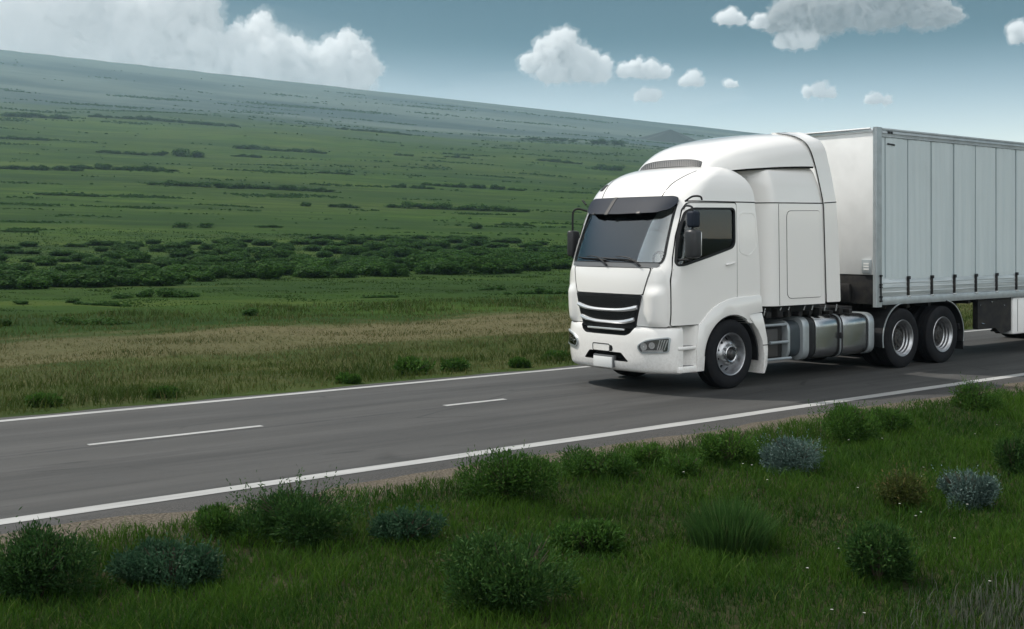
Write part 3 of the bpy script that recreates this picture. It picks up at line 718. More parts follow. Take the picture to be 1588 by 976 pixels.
# windscreen visor
def vis_u(v, z): return front_u(v, z) - .025 - .10 * max(0, (2.78 - z) / .25) ** .8 * (1 - .7 * min(1, abs(v - VC) / .95) ** 5)
def vis_pt(v, z, off=0.): return front_pt(v, z, off, vis_u)
_vz = [(.225, 2.60), (.165, 2.69), (.19, 2.76), (.27, 2.785)]
bm = bmesh.new(); patch(bm, rounded(_vz + [(2 * VC - a_, b_) for a_, b_ in _vz[::-1]] + [(1.80, 2.548), (VC, 2.535), (.40, 2.548)], [.03, .03, .03, .04, .04, .03, .03, .03, .05, .05, .05]), vis_pt, 0, .008, .045)
vz = obj('sun_visor', bm, M['visor'], truck)
for v_, w_, z0, z1, th_ in ((1.30, .07, 2.528, 2.785, .012), (.66, .06, 2.535, 2.56, .03), (1.62, .06, 2.535, 2.56, .03)):
    bm = bmesh.new(); patch(bm, [(v_, z0), (v_, z1), (v_ + w_, z1), (v_ + w_, z0)], vis_pt, .006, th_, .03); obj('visor_bracket', bm, M['black'], vz)
# wipers and cowl
bm = bmesh.new(); patch(bm, rounded([(.22, 1.77), (.19, 1.80), (.22, 1.828), (1.96, 1.828), (1.99, 1.80), (1.96, 1.77)], .015), front_pt, .008, .02, .06); obj('cowl', bm, M['grey'], truck)
for hv, ev, b0, b1 in ((.47, .80, .58, 1.28), (1.10, 1.42, 1.16, 1.84)):
    bm = bmesh.new(); tube(bm, [front_pt(hv, 1.775, .03), front_pt(hv + .03, 1.80, .05), front_pt(ev - .12, 1.885, .055), front_pt(ev + .05, 1.905, .05), front_pt(ev + .16, 1.90, .04)], [.016, .014, .010, .009, .007], 6); wp = obj('wiper', bm, M['black'], truck)
    bm = bmesh.new(); tube(bm, [front_pt(b0 + (b1 - b0) * s_, 1.862 + .03 * s_, .016) for s_ in np.linspace(0, 1, 9)], .009, 6); obj('wiper_blade', bm, M['black'], wp)
# mirrors
def mirror(sgn, o0, o1, wide):
    Y = (lambda y: y) if sgn > 0 else (lambda y: 2 * VC - y)
    cm = -(o0 + o1) / 2; hw_ = (o1 - o0) / 2
    bm = bmesh.new(); box(bm, -1.07, -.89, -o1, -o0, 1.905, 2.30, min(.05, hw_ * .6), 4)
    for v_ in bm.verts: v_.co.x -= .03 * (1 - abs(v_.co.y - cm) / hw_); v_.co.y = Y(v_.co.y)
    mr = obj('mirror', bm, M['mirrorgrey'], truck)
    bm = bmesh.new(); box(bm, -.898, -.882, -o1 + .025, -o0 - .025, 1.94, 2.265, .006)
    for v_ in bm.verts: v_.co.y = Y(v_.co.y)
    obj('mirror_glass', bm, M['chrome'], mr)
    if wide:
        bm = bmesh.new(); box(bm, -1.05, -.90, -o1 + .03, -o0 - .02, 2.33, 2.555, .035, 4)
        for v_ in bm.verts: v_.co.y = Y(v_.co.y)
        obj('wide_angle_mirror', bm, M['visor'], mr)
    bm = bmesh.new()
    tube(bm, [Vector((p_[0], Y(p_[1]), p_[2])) for p_ in bez([(-.86, .09, 2.60), (-.93, -.02, 2.635), (-.99, cm + .02, 2.61), (-1.0, cm, 2.52), (-1.0, cm, 2.30), (-1.0, cm, 1.92), (-1.02, cm * .5, 1.885), (-1.05, .07, 1.88)], 5)], .016, 8)
    obj('mirror_arm', bm, M['black'], mr)
    bm = bmesh.new(); tube(bm, [Vector((p_[0], Y(p_[1]), p_[2])) for p_ in bez([(-.86, .06, 2.70), (-.83, -.05, 2.765), (-.75, -.12, 2.765), (-.71, -.12, 2.72)], 5)], .014, 8)
    obj('mirror_strut', bm, M['black'], mr)
mirror(1, .11, .30, True); mirror(-1, .03, .15, False)
# cab inside: dashboard, wheel, seats
bm = bmesh.new(); box(bm, -1.15, -.78, .24, 2.0, 1.36, 1.74, .06, 3); obj('dashboard', bm, mat('dashboard_grey', (.30, .30, .295), .6), truck)
bm = bmesh.new(); c_ = Matrix.Translation((-.66, .62, 1.80)) @ Matrix.Rotation(R(-62), 4, 'Y')
for k in range(32):
    pass
prof = [(.21 + .016 * math.cos(a_), .016 * math.sin(a_)) for a_ in np.linspace(0, 2 * math.pi, 9)[:-1]]
lathe(bm, prof, (0, 0, 0), 36, closed=True); box(bm, -.2, .2, -.012, .012, -.02, .02); box(bm, -.05, .05, -.02, .02, -.05, .05, .01)
bmesh.ops.transform(bm, matrix=Matrix.Translation((-.68, .62, 1.80)) @ Matrix.Rotation(R(62), 4, 'Y') @ Matrix.Rotation(R(90), 4, 'X'), verts=bm.verts); obj('steering_wheel', bm, M['black'], truck)
for y_ in (.62, 1.62):
    bm = bmesh.new(); box(bm, -.45, .10, y_ - .25, y_ + .25, 1.37, 1.62, .06, 3); st1 = obj('seat', bm, M['seat'], truck)
    bm = bmesh.new(); box(bm, .02, .17, y_ - .25, y_ + .25, 1.62, 2.30, .06, 3); box(bm, .04, .15, y_ - .14, y_ + .14, 2.32, 2.52, .05, 3); obj('seat_back', bm, M['seat'], st1)
for y0, y1 in ((.26, .95), (1.22, 1.92)):
    bm = bmesh.new(); n = 40; A_ = []
    for i in range(n + 1): y_ = y0 + (y1 - y0) * i / n; x_ = .40 + .03 * math.sin(i * 1.15); A_.append([bm.verts.new((x_, y_, 1.5)), bm.verts.new((x_ + .01, y_, 2.62))])
    for a, b in zip(A_, A_[1:]): bm.faces.new((a[0], b[0], b[1], a[1]))
    obj('bunk_curtain', bm, M['seat'], truck)
# wheel arch trims, steps
ARCH_IN = [(.06 + .60 * math.cos(a_), .455 + .60 * math.sin(a_)) for a_ in np.linspace(R(52), R(166), 22)]
FL = [(-.70, .30), (-.70, .66), (-.66, .955), (-.60, .985), (-.473, 1.11), (-.35, 1.19), (-.214, 1.25), (-.05, 1.295), (.15, 1.322), (.70, 1.332), (.735, 1.085), (.45, 1.06)] + ARCH_IN + [(-.555, .30)]
for y0, y1 in ((-.025, .30), (2 * VC - .30, 2 * VC + .025)):
    bm = bmesh.new(); prism(bm, FL, y0, y1, bev=.012); fd = obj('wheel_arch', bm, M['paint'], truck)
    bm = bmesh.new(); yy_ = y0 - .001 if y0 < 0 else y1 + .001
    s_ = -1 if y0 < 0 else 1
    A_ = [(.06 + r_ * math.cos(a_), yy_ + s_ * .004, .455 + r_ * math.sin(a_)) for a_ in np.linspace(R(60), R(175), 26) for r_ in (.606, .618)]
    vv_ = [bm.verts.new(p_) for p_ in A_]
    for i in range(25): bm.faces.new((vv_[2 * i], vv_[2 * i + 1], vv_[2 * i + 3], vv_[2 * i + 2]))
    obj('arch_lip_line', bm, M['gap'], fd)
    MG = [(.40, 1.055), (.45, 1.075), (.735, 1.075), (.80, .90), (.855, .70), (.875, .53), (.86, .30), (.80, .17), (.765, .17), (.79, .45), (.745, .66), (.65, .82), (.52, .95)]
    yb0, yb1 = (-.01, .42) if y0 < 0 else (2 * VC - .42, 2 * VC + .01)
    bm = bmesh.new(); prism(bm, MG, yb0, yb1, bev=.01); mg = obj('mudguard', bm, M['paint'], truck)
    bm = bmesh.new(); box(bm, .76, .885, yb0 - .003 if y0 < 0 else yb1 - .01, yb0 + .01 if y0 < 0 else yb1 + .003, .585, .597); obj('mudguard_joint', bm, M['gap'], mg)
    bm = bmesh.new(); ya, yb = (.14, .30) if y0 < 0 else (2 * VC - .30, 2 * VC - .14)
    # hollow well behind the bumper, curving out to the arch
    n = 14; cols = []
    for i in range(n + 1):
        u_ = -1.08 + .41 * i / n; k = max(0., (i / n - .55) / .45); d_ = .15 * (1 - k * k * (3 - 2 * k))
        y_ = -.015 + d_ if y0 < 0 else 2 * VC + .015 - d_; cols.append([bm.verts.new((u_, y_, z_)) for z_ in (.30, .64, .67, .955)])
    for a, b in zip(cols, cols[1:]):
        for k in range(3): bm.faces.new((a[k], a[k + 1], b[k + 1], b[k]))
    wl = obj('step_well', bm, M['paint'], truck)
    for z0, z1, u0, u1 in ((.295, .385, -1.06, -.56), (.615, .665, -1.065, -.70)):
        bm = bmesh.new(); yo = -.01 if y0 < 0 else 2 * VC - .20; box(bm, u0, u1, yo, yo + .21, z0, z1, .018, 3); sp = obj('step', bm, M['paint'], truck)
        bm = bmesh.new(); box(bm, u0 + .04, u1 - .05, yo + .03, yo + .19, z1 - .01, z1 + .005); obj('step_tread', bm, M['grey'], sp)

# sleeper body behind the cab and the roof fairing
def rec(s):                            # depth of the hollow between cab and sleeper
    k = min(max((s - .22) / .78, 0), 1); return .42 * (1 - math.sin(k * math.pi / 2)) ** 1.35
def sleeper_ring(z):
    hw = float(np.interp(z, [1.16, 2.7, 3.0, 3.2, 3.32], [1.10, 1.10, 1.08, 1.035, .95])); ur = float(np.interp(z, [1.16, 2.72, 3.34], [2.27, 2.20, 2.02]))
    u0 = .55; ue = float(np.interp(z, [1.16, 2.7, 3.1, 3.42], [1.14, 1.10, 1.02, .96])); pts = []
    ins = rec(0)
    P_ = []
    for i in range(15):
        s = i / 14; P_.append((u0 + (ue - u0) * s, VC - hw + rec(s)))
    for i in range(1, 13): P_.append((ue + (ur - ue) * i / 12, VC - hw))
    Q_ = [(a, 2 * VC - b) for a, b in P_[::-1]]
    mid = [(ur, VC - hw + 2 * hw * i / 6) for i in range(1, 6)]; mid2 = [(u0, VC + hw - ins - 2 * (hw - ins) * i / 6) for i in range(1, 6)]
    return [(a, b, z) for a, b in P_ + mid + Q_ + mid2]
bm = bmesh.new(); loft(bm, [sleeper_ring(z) for z in list(np.linspace(1.16, 2.7, 14)) + list(np.linspace(2.74, 3.32, 12))])
slp = obj('sleeper', bm, M['paint'], truck)
def sl_v(u, z):
    hw = float(np.interp(z, [1.16, 2.7, 3.0, 3.2, 3.32], [1.10, 1.10, 1.08, 1.035, .95])); ue = float(np.interp(z, [1.16, 2.7, 3.1, 3.42], [1.14, 1.10, 1.02, .96]))
    s = min(max((u - .55) / (ue - .55), 0), 1); return VC - hw + rec(s)
def sl_pt(u, z, off=0.): return side_pt(u, z, off, sl_v)
for fn in (sl_pt, far(sl_pt)):
    HT = rounded([(1.33, 1.27), (1.31, 2.595), (2.12, 2.61), (2.16, 1.27)], [.10, .10, .05, .05])
    bm = bmesh.new(); patch(bm, HT, fn, .008, .02, .12); ht = obj('locker_door', bm, M['paint'], slp)
    bm = bmesh.new(); ribbon(bm, HT, fn, .015, .003, .006, closed=True); obj('locker_gap', bm, M['gap'], ht)
    bm = bmesh.new(); ribbon(bm, [(.64, 2.71), (1.1, 2.715), (2.2, 2.73)], fn, .016, .003, .006); ribbon(bm, [(1.145, 1.17), (1.13, 2.0), (1.115, 2.70)], fn, .008, .003, .004); obj('sleeper_seam', bm, M['gap'], slp)
FS = [(-.22, 3.02, 3.17, .66, 3.), (-.17, 3.05, 3.225, .70, 3.), (-.04, 3.09, 3.36, .76, 3.), (.10, 3.14, 3.47, .81, 3.), (.4, 3.185, 3.62, .93, 3.0), (.8, 3.22, 3.725, 1.01, 3.0), (1.3, 3.255, 3.805, 1.05, 3.2), (1.8, 3.28, 3.85, 1.068, 3.5), (2.19, 3.29, 3.876, 1.072, 3.8)]
_FU = [r_[0] for r_ in FS]; _FK = [np.array([r_[k] for r_ in FS]) for k in range(1, 5)]
def fsec(u, n=40):
    zb_, zt_, hw, p_ = [smooth_interp(u, _FU, k) for k in _FK]; o = []
    for i in range(n + 1):
        th = math.pi * i / n; c, s = math.cos(th), math.sin(th)
        o.append((u, VC - hw * (1 if c > 0 else -1) * abs(c) ** (2 / p_), zb_ + (zt_ - zb_) * abs(s) ** (2 / p_)))
    return o
bm = bmesh.new(); loft(bm, [fsec(u) for u in list(np.linspace(-.22, .2, 16)) + list(np.linspace(.26, 2.19, 36))]); fair = obj('roof_fairing', bm, M['paint'], truck)
# dark strip painting the shadow in the gap under the fairing edge
def f_side(u, off, dz):
    zb_, zt_, hw, p_ = [smooth_interp(u, _FU, k) for k in _FK]; return Vector((u, VC - hw - off, zb_ + dz))
for s_ in (1, -1):
    bm = bmesh.new(); prev = None
    for u in np.linspace(.25, 2.0, 40):
        a, b = f_side(u, .004, -.016), f_side(u, .004, .014)
        if s_ < 0: a.y = 2 * VC - a.y; b.y = 2 * VC - b.y
        r_ = [bm.verts.new(a), bm.verts.new(b)]
        if prev: bm.faces.new((prev[0], prev[1], r_[1], r_[0]))
        prev = r_
    obj('fairing_shadow_gap', bm, M['gap'], fair, smooth=0)
# air intake mesh at the front of the fairing
def fa_top(v, u, off=0.):
    zb_, zt_, hw, p_ = [smooth_interp(u, _FU, k) for k in _FK]; w = min(abs(v - VC) / hw, .999); z = zb_ + (zt_ - zb_) * (1 - w ** p_) ** (1 / p_)
    return Vector((u - off * .72, v, z + off * .7))
INT = rounded([(.43, -.15), (.48, -.03), (1.66, -.03), (1.71, -.15)], .02)
bm = bmesh.new(); patch(bm, INT, fa_top, .006, .012, .03); vent = obj('roof_vent', bm, M['black'], truck)
bm = bmesh.new()
for s_ in (1, -1):
    for k in range(-10, 40):
        c0 = .3 + k * .045; seg = [(c0 + s_ * i * .006, -.147 + i * .006) for i in range(20) if inpoly(c0 + s_ * i * .006, -.147 + i * .006, INT)]
        if len(seg) > 3: ribbon(bm, [seg[0], seg[-1]], fa_top, .009, .014, .006, .02)
obj('vent_mesh', bm, M['grey'], vent)
# side deflectors
SD = [(2.285, 1.18), (2.215, 2.70), (2.035, 3.35), (1.86, 3.70), (1.70, 3.845), (1.9, 3.865), (2.185, 3.878), (2.29, 3.62), (2.40, 3.30), (2.525, 2.74), (2.60, 2.0), (2.640, 1.18)]
def sd_v(u, z):
    if z <= 2.7: return VC - 1.118
    zb_, zt_, hw, p_ = [smooth_interp(min(u, 2.19), _FU, k) for k in _FK]
    if z > 3.36: s = min((z - 3.36) / (zt_ + .012 - 3.36), .98); return VC - 1.082 * (1 - s ** p_) ** (1 / p_)
    return VC - 1.118 + .036 * ((z - 2.7) / .66) ** 1.5
def sd_pt(u, z, off=0.): return side_pt(u, z, off, sd_v)
for fn in (sd_pt, far(sd_pt)):
    bm = bmesh.new(); patch(bm, rounded(SD, [.02, .1, .1, .1, .02, .02, .03, .1, .1, .1, .1, .03]), fn, .004, .035, .09); sdo = obj('side_deflector', bm, M['paint'], truck)
    bm = bmesh.new(); ribbon(bm, [(2.275, 1.18), (2.205, 2.70), (2.025, 3.35), (1.85, 3.70), (1.70, 3.83)], fn, .015, .002, .006); ribbon(bm, [(2.21, 2.735), (2.525, 2.755)], fn, .016, .007, .006); obj('deflector_gap', bm, M['gap'], sdo)

# wheels
def tyre(bm, c, w, R0=.5, rim=.298):
    h = w / 2
    prof = [(rim - .012, -h * .80), (rim + .01, -h * .90), (rim + .05, -h * .99), (R0 * .80, -h * 1.03), (R0 * .90, -h * 1.0), (R0 - .022, -h * .90), (R0 - .006, -h * .80)]
    nb_ = 4
    for k in range(nb_):
        a = -h * .78 + k * (h * 1.56 / nb_); b = a + h * 1.56 / nb_
        prof += [(R0, a + .004), (R0, b - .012), (R0 - .013, b - .010), (R0 - .013, b)]
    prof += [(R0 - .006, h * .80), (R0 - .022, h * .90), (R0 * .90, h * 1.0), (R0 * .80, h * 1.03), (rim + .05, h * .99), (rim + .01, h * .90), (rim - .012, h * .8)]
    return lathe(bm, prof, c, 72)
def side_ring(bm, c, y, r0, r1, m=72):
    pass
def front_wheel(y_out, sgn):
    w = .31; yc = y_out + sgn * w / 2; c = (0.05, yc, .5)
    T = lambda y: -sgn * y                                     # outward is -y on the near side
    bm = bmesh.new(); tyre(bm, c, w); wh = obj('wheel', bm, M['rubber'], truck)
    bm = bmesh.new()
    pr = [(.286, .02), (.300, -.125), (.312, -.146), (.306, -.156), (.292, -.150), (.280, -.120), (.268, -.05), (.262, .0)]
    lathe(bm, [(r_, sgn * y_) for r_, y_ in pr], c, 72); obj('rim', bm, M['steel'], wh)
    # dished disc with hand holes
    def dish(a, b, off=0.):
        r_ = math.hypot(a, b); d_ = float(np.interp(r_, [.10, .165, .185, .235, .266], [-.115, -.115, -.10, -.045, -.02])); return Vector((c[0] + a, c[1] + sgn * (d_ - off), c[2] + b))
    circ = lambda r_, n, cx=0, cy=0, st=1.: [(cx + r_ * math.cos(k * 2 * math.pi / n), cy + r_ * math.sin(k * 2 * math.pi / n)) for k in range(n)]
    holes = []
    for k in range(10):
        a_ = (k + .5) * math.pi / 5; ca, sa = math.cos(a_), math.sin(a_)
        holes.append([(.218 * ca + .026 * math.cos(q_) * ca - .022 * math.sin(q_) * sa, .218 * sa + .026 * math.cos(q_) * sa + .022 * math.sin(q_) * ca) for q_ in np.linspace(0, 2 * math.pi, 13)[:-1]])
    bm = bmesh.new(); patch(bm, circ(.266, 72), dish, 0, .012, .022, holes=holes + [circ(.10, 40)]); obj('wheel_disc', bm, M['steel'], wh)
    bm = bmesh.new(); lathe(bm, [(.26, .02 * sgn), (0, .02 * sgn)], c, 48); obj('wheel_back', bm, M['gap'], wh)
    for k in range(10):
        bm = bmesh.new()
        a_ = k * math.pi / 5; p0_ = Vector((c[0] + .143 * math.cos(a_), c[1] - sgn * .112, c[2] + .143 * math.sin(a_)))
        tube(bm, [p0_, p0_ + Vector((0, -sgn * .035, 0))], [.015, .012], 6)
        obj('wheel_nut', bm, M['steel'], wh)
    bm = bmesh.new(); lathe(bm, [(.122, sgn * -.10), (.122, sgn * -.150), (.112, sgn * -.158), (.095, sgn * -.150), (.088, sgn * -.125)], c, 48); obj('hub_ring', bm, M['alu'], wh)
    bm = bmesh.new(); lathe(bm, [(.10, sgn * -.09), (.09, sgn * -.13), (.062, sgn * -.165), (.058, sgn * -.185), (.045, sgn * -.193), (0, sgn * -.195)], c, 40); obj('hub', bm, M['darksteel'], wh)
    return wh
fw1 = front_wheel(-.005, 1); front_wheel(2 * VC + .005, -1)
def rear_wheel(parent, x, y_out, sgn, name='wheel'):
    w = .26; bm = bmesh.new(); c = (x, y_out + sgn * w / 2, .5)
    tyre(bm, c, w); tyre(bm, (x, y_out + sgn * (w * 1.5 + .04), .5), w); wh = obj(name, bm, M['rubber'], parent)
    bm = bmesh.new()
    pr = [(.300, -.100), (.312, -.122), (.306, -.130), (.291, -.126), (.282, -.105), (.264, -.088), (.260, -.055), (.243, -.042), (.239, -.008), (.222, .004), (.220, .03)]
    lathe(bm, [(r_, sgn * y_) for r_, y_ in pr], c, 72); rim = obj('rim', bm, M['steel'], wh)
    bm = bmesh.new(); lathe(bm, [(.221, sgn * .026), (.175, sgn * .034), (.16, sgn * .005), (.13, sgn * .0)], c, 48); lathe(bm, [(.135, sgn * .04), (.13, sgn * -.025), (.118, sgn * -.045), (.07, sgn * -.05), (.06, sgn * -.07), (0, sgn * -.07)], c, 40)
    for k in range(10):
        a_ = k * math.pi / 5; p0_ = Vector((c[0] + .165 * math.cos(a_), c[1] + sgn * .02, c[2] + .165 * math.sin(a_))); tube(bm, [p0_, p0_ + Vector((0, -sgn * .04, 0))], .013, 6)
    obj('hub', bm, M['hubdark'], wh); return wh
for x in (4.43, 5.67):
    rear_wheel(truck, x, -.005, 1); rear_wheel(truck, x, 2 * VC + .005, -1)
# chassis
bm = bmesh.new()
for y_ in (.72, 1.44): box(bm, -.9, 6.2, y_, y_ + .08, .72, .98, .01)
for x in (.75, 2.2, 3.6, 4.4, 5.1, 5.67, 6.1): box(bm, x - .06, x + .06, .76, 1.48, .74, .95)
for x in (.05, 4.43, 5.67): tube(bm, [(x, .35, .5), (x, 1.9, .5)], .075 if x < 1 else .10, 12)
for x in (4.43, 5.67): bmesh.ops.create_icosphere(bm, subdivisions=2, radius=.24, matrix=Matrix.Translation((x, VC, .5)))
tube(bm, [(.8, VC, .62), (4.43, VC, .52)], .06, 10)
box(bm, -1.1, .55, .55, 1.7, .40, .92, .05); box(bm, -1.2, -.6, .30, 1.94, .34, .60, .05)
chs = obj('chassis', bm, M['chassis'], truck)
bm = bmesh.new(); prism(bm, rounded([(3.95, 1.00), (4.05, 1.08), (5.9, 1.08), (6.1, 1.0)], .02), .55, 1.69); obj('fifth_wheel', bm, M['chassis'], truck)
# dark equipment between cab floor and chassis, front inner arch liner
bm = bmesh.new(); box(bm, .62, 2.5, .25, 2.0, .98, 1.15, .02); box(bm, 2.5, 3.5, .35, 1.9, .98, 1.06, .01); box(bm, .62, .70, .3, 1.94, .35, 1.0, .01)
for k in range(9):
    x = 1.0 + k * .26; box(bm, x, x + random.uniform(.05, .16), .12, .3, .97, .97 + random.uniform(.05, .15), .01)
obj('under_cab_frame', bm, M['chassis'], truck)
bm = bmesh.new()
for k in range(7):
    x = .95 + k * .29 + random.uniform(-.05, .05); tube(bm, [(x, .10, 1.05 + random.uniform(-.03, .05)), (x + .02, .09, 1.13)], .012, 6)
obj('bracket', bm, M['alu'], truck)
bm = bmesh.new(); prism(bm, [(.06 + .63 * math.cos(a_), .455 + .63 * math.sin(a_)) for a_ in np.linspace(R(-8), R(188), 30)] + [(.06 + .60 * math.cos(a_), .455 + .60 * math.sin(a_)) for a_ in np.linspace(R(188), R(-8), 30)], .02, .50); obj('arch_liner', bm, M['black'], truck)
# battery box with frame, and the ribbed silver band ahead of the tank
bm = bmesh.new(); box(bm, .95, 1.42, .16, .66, .34, .86, .02); bb = obj('battery_box', bm, M['chassis'], truck)
bm = bmesh.new(); box(bm, .97, 1.30, .148, .162, .38, .80, .01); obj('cover', bm, mat('dark_cover', (.035, .033, .034), .5, var=(.05, .047, .045)), bb)
bm = bmesh.new()
tube(bm, [(.80, .10, .865), (1.44, .10, .865)], .022, 10); tube(bm, [(1.02, .08, .60), (1.46, .08, .60)], .024, 10); tube(bm, [(.84, .10, .345), (1.55, .10, .345)], .022, 10)
obj('guard_rail', bm, M['rail'], bb)
def hoop(x0, x1, w_out, z0=.285, z1=.955, y0=.06, y1=.70, r=.18, th=.0):
    """rounded tank cross-section, extruded along the truck"""
    return rounded([(y0 - w_out, z0 - w_out), (y0 - w_out, z1 + w_out), (y1, z1 + w_out), (y1, z0 - w_out)], [r, r, .05, .05], 10)
bm = bmesh.new(); prism(bm, hoop(0, 0, -.03), 1.47, 1.53, 'x', .008); obj('end_hoop', bm, M['rail'], bb)
bm = bmesh.new(); prism(bm, hoop(0, 0, -.05), 1.535, 1.80, 'x', .01); obj('rear_panel', bm, mat('blue_black_panel', (.03, .04, .048), .4), bb)
tank = None
bm = bmesh.new(); prism(bm, hoop(0, 0, 0), 2.13, 2.70, 'x', .012); prism(bm, hoop(0, 0, 0), 2.83, 3.47, 'x', .012); prism(bm, hoop(0, 0, -.012), 2.69, 2.84, 'x', .004)
tank = obj('fuel_tank', bm, M['alu'], truck)
for x0, x1, o_, mt, nm in ((1.80, 1.955, .004, 'rail', 'tank_band'), (1.955, 2.125, -.012, 'black', 'tank_strap'), (2.705, 2.735, .010, 'black', 'tank_strap'), (2.755, 2.775, .014, 'rail', 'tank_band'), (2.795, 2.825, .010, 'black', 'tank_strap'), (3.47, 3.53, -.006, 'black', 'tank_strap'), (3.535, 3.69, .004, 'rail', 'tank_band')):
    bm = bmesh.new(); prism(bm, hoop(0, 0, o_), x0, x1, 'x', .01); obj(nm, bm, M[mt], tank)
bm = bmesh.new(); box(bm, 2.735, 2.80, .025, .06, .58, .68, .01); obj('strap_buckle', bm, M['black'], tank)
bm = bmesh.new(); lathe(bm, [(0, -.0), (.06, 0), (.06, .04), (0, .04)], (0, 0, 0), 24); bmesh.ops.transform(bm, matrix=Matrix.Translation((2.95, .22, .985)) @ Matrix.Rotation(R(90), 4, 'X'), verts=bm.verts); obj('filler_cap', bm, M['black'], tank)
# plain tank on the far side
bm = bmesh.new(); prism(bm, [(2 * VC - a, b) for a, b in hoop(0, 0, 0)], 1.6, 3.5, 'x', .012); obj('fuel_tank', bm, M['alu'], truck)
# rear mudguards
for y0, y1 in ((-.03, .62), (2 * VC - .62, 2 * VC + .03)):
    for xc, a0, a1 in ((4.43, 100, 192), (5.67, -14, 82)):
        bm = bmesh.new(); ro, ri = .625, .605
        P_ = [(xc + ro * math.cos(a_), .5 + ro * .96 * math.sin(a_)) for a_ in np.linspace(R(a0), R(a1), 22)] + [(xc + ri * math.cos(a_), .5 + ri * .96 * math.sin(a_)) for a_ in np.linspace(R(a1), R(a0), 22)]
        prism(bm, P_, y0, y1); mg = obj('rear_mudguard', bm, M['black'], truck)
        bm = bmesh.new(); ys = y0 - .004 if y0 < 1 else y1 - .012
        P_ = [(xc + (ro + .006) * math.cos(a_), .5 + (ro + .006) * .96 * math.sin(a_)) for a_ in np.linspace(R(a0), R(a1), 22)] + [(xc + (ri + .010) * math.cos(a_), .5 + (ri + .010) * .96 * math.sin(a_)) for a_ in np.linspace(R(a1), R(a0), 22)]
        prism(bm, P_, ys, ys + .016); obj('mudguard_trim', bm, M['rail'], mg)
    bm = bmesh.new(); box(bm, 6.32, 6.335, y0 + .03, y1 - .02, .20, .62, .004); box(bm, 6.22, 6.34, y0 + .05, y1 - .04, .56, .66, .01); obj('mud_flap', bm, M['black'], truck)
# air lines behind the cab
bm = bmesh.new(); tube(bm, [(2.9, .60, 1.05), (2.95, .58, 1.35), (3.02, .55, 1.5)], .03, 8); aln = obj('air_line_post', bm, M['alu'], truck)
bm = bmesh.new(); box(bm, 2.92, 3.05, .50, .60, 1.50, 1.54, .01); obj('coupling', bm, M['red'], aln)
for dy in (.0, .12, .26):
    bm = bmesh.new(); tube(bm, bez([(2.55, .7 + dy, 1.45), (2.85, .62 + dy, 1.22), (3.2, .62 + dy, 1.20), (3.45, .7 + dy, 1.38), (3.62, .75 + dy, 1.45)], 8), .016, 7); obj('air_hose', bm, M['black'], truck)

# ------------------------------------------------------------------ semi-trailer
TX0, TX1, TZ0, TZ1, TY0, TY1 = 3.66, 15.6, 1.075, 4.02, 0., 2 * VC
trl = empty('semi_trailer', (8.6, VC, 0), 'long grey curtain-sided semi trailer coupled behind the white tractor truck', 'trailer')
bm = bmesh.new(); box(bm, TX0 + .02, TX0 + .06, TY0 + .06, TY1 - .06, 1.58, 3.97, .004); obj('front_wall', bm, M['paint2'], trl)
bm = bmesh.new(); box(bm, TX0 + .03, TX0 + .065, TY0 + .06, TY1 - .06, 1.09, 1.578, .004); box(bm, TX0 - .03, TX0 + .03, .5, 1.74, 1.12, 1.42, .02); obj('coupling_panel', bm, M['chassis'], trl)
for y_ in (TY0, TY1 - .07):
    bm = bmesh.new(); prism(bm, rounded([(TX0, y_), (TX0 + .17, y_), (TX0 + .17, y_ + .07), (TX0, y_ + .07)], .018), TZ0 - .03, TZ1, 'z'); obj('corner_post', bm, M['rail'], trl)
bm = bmesh.new(); box(bm, TX0 + .004, TX0 + .06, TY0 + .072, TY1 - .072, 3.93, 4.0, .015); tube(bm, [(TX0 - .012, TY0 + .1, 4.0), (TX0 - .012, TY1 - .1, 4.0)], .016, 8); obj('front_top_rail', bm, M['chrome'], trl)
bm = bmesh.new(); box(bm, TX0 + .06, TX1, TY0 + .05, TY1 - .05, 3.955, 4.005, .01); obj('roof', bm, M['paint2'], trl)
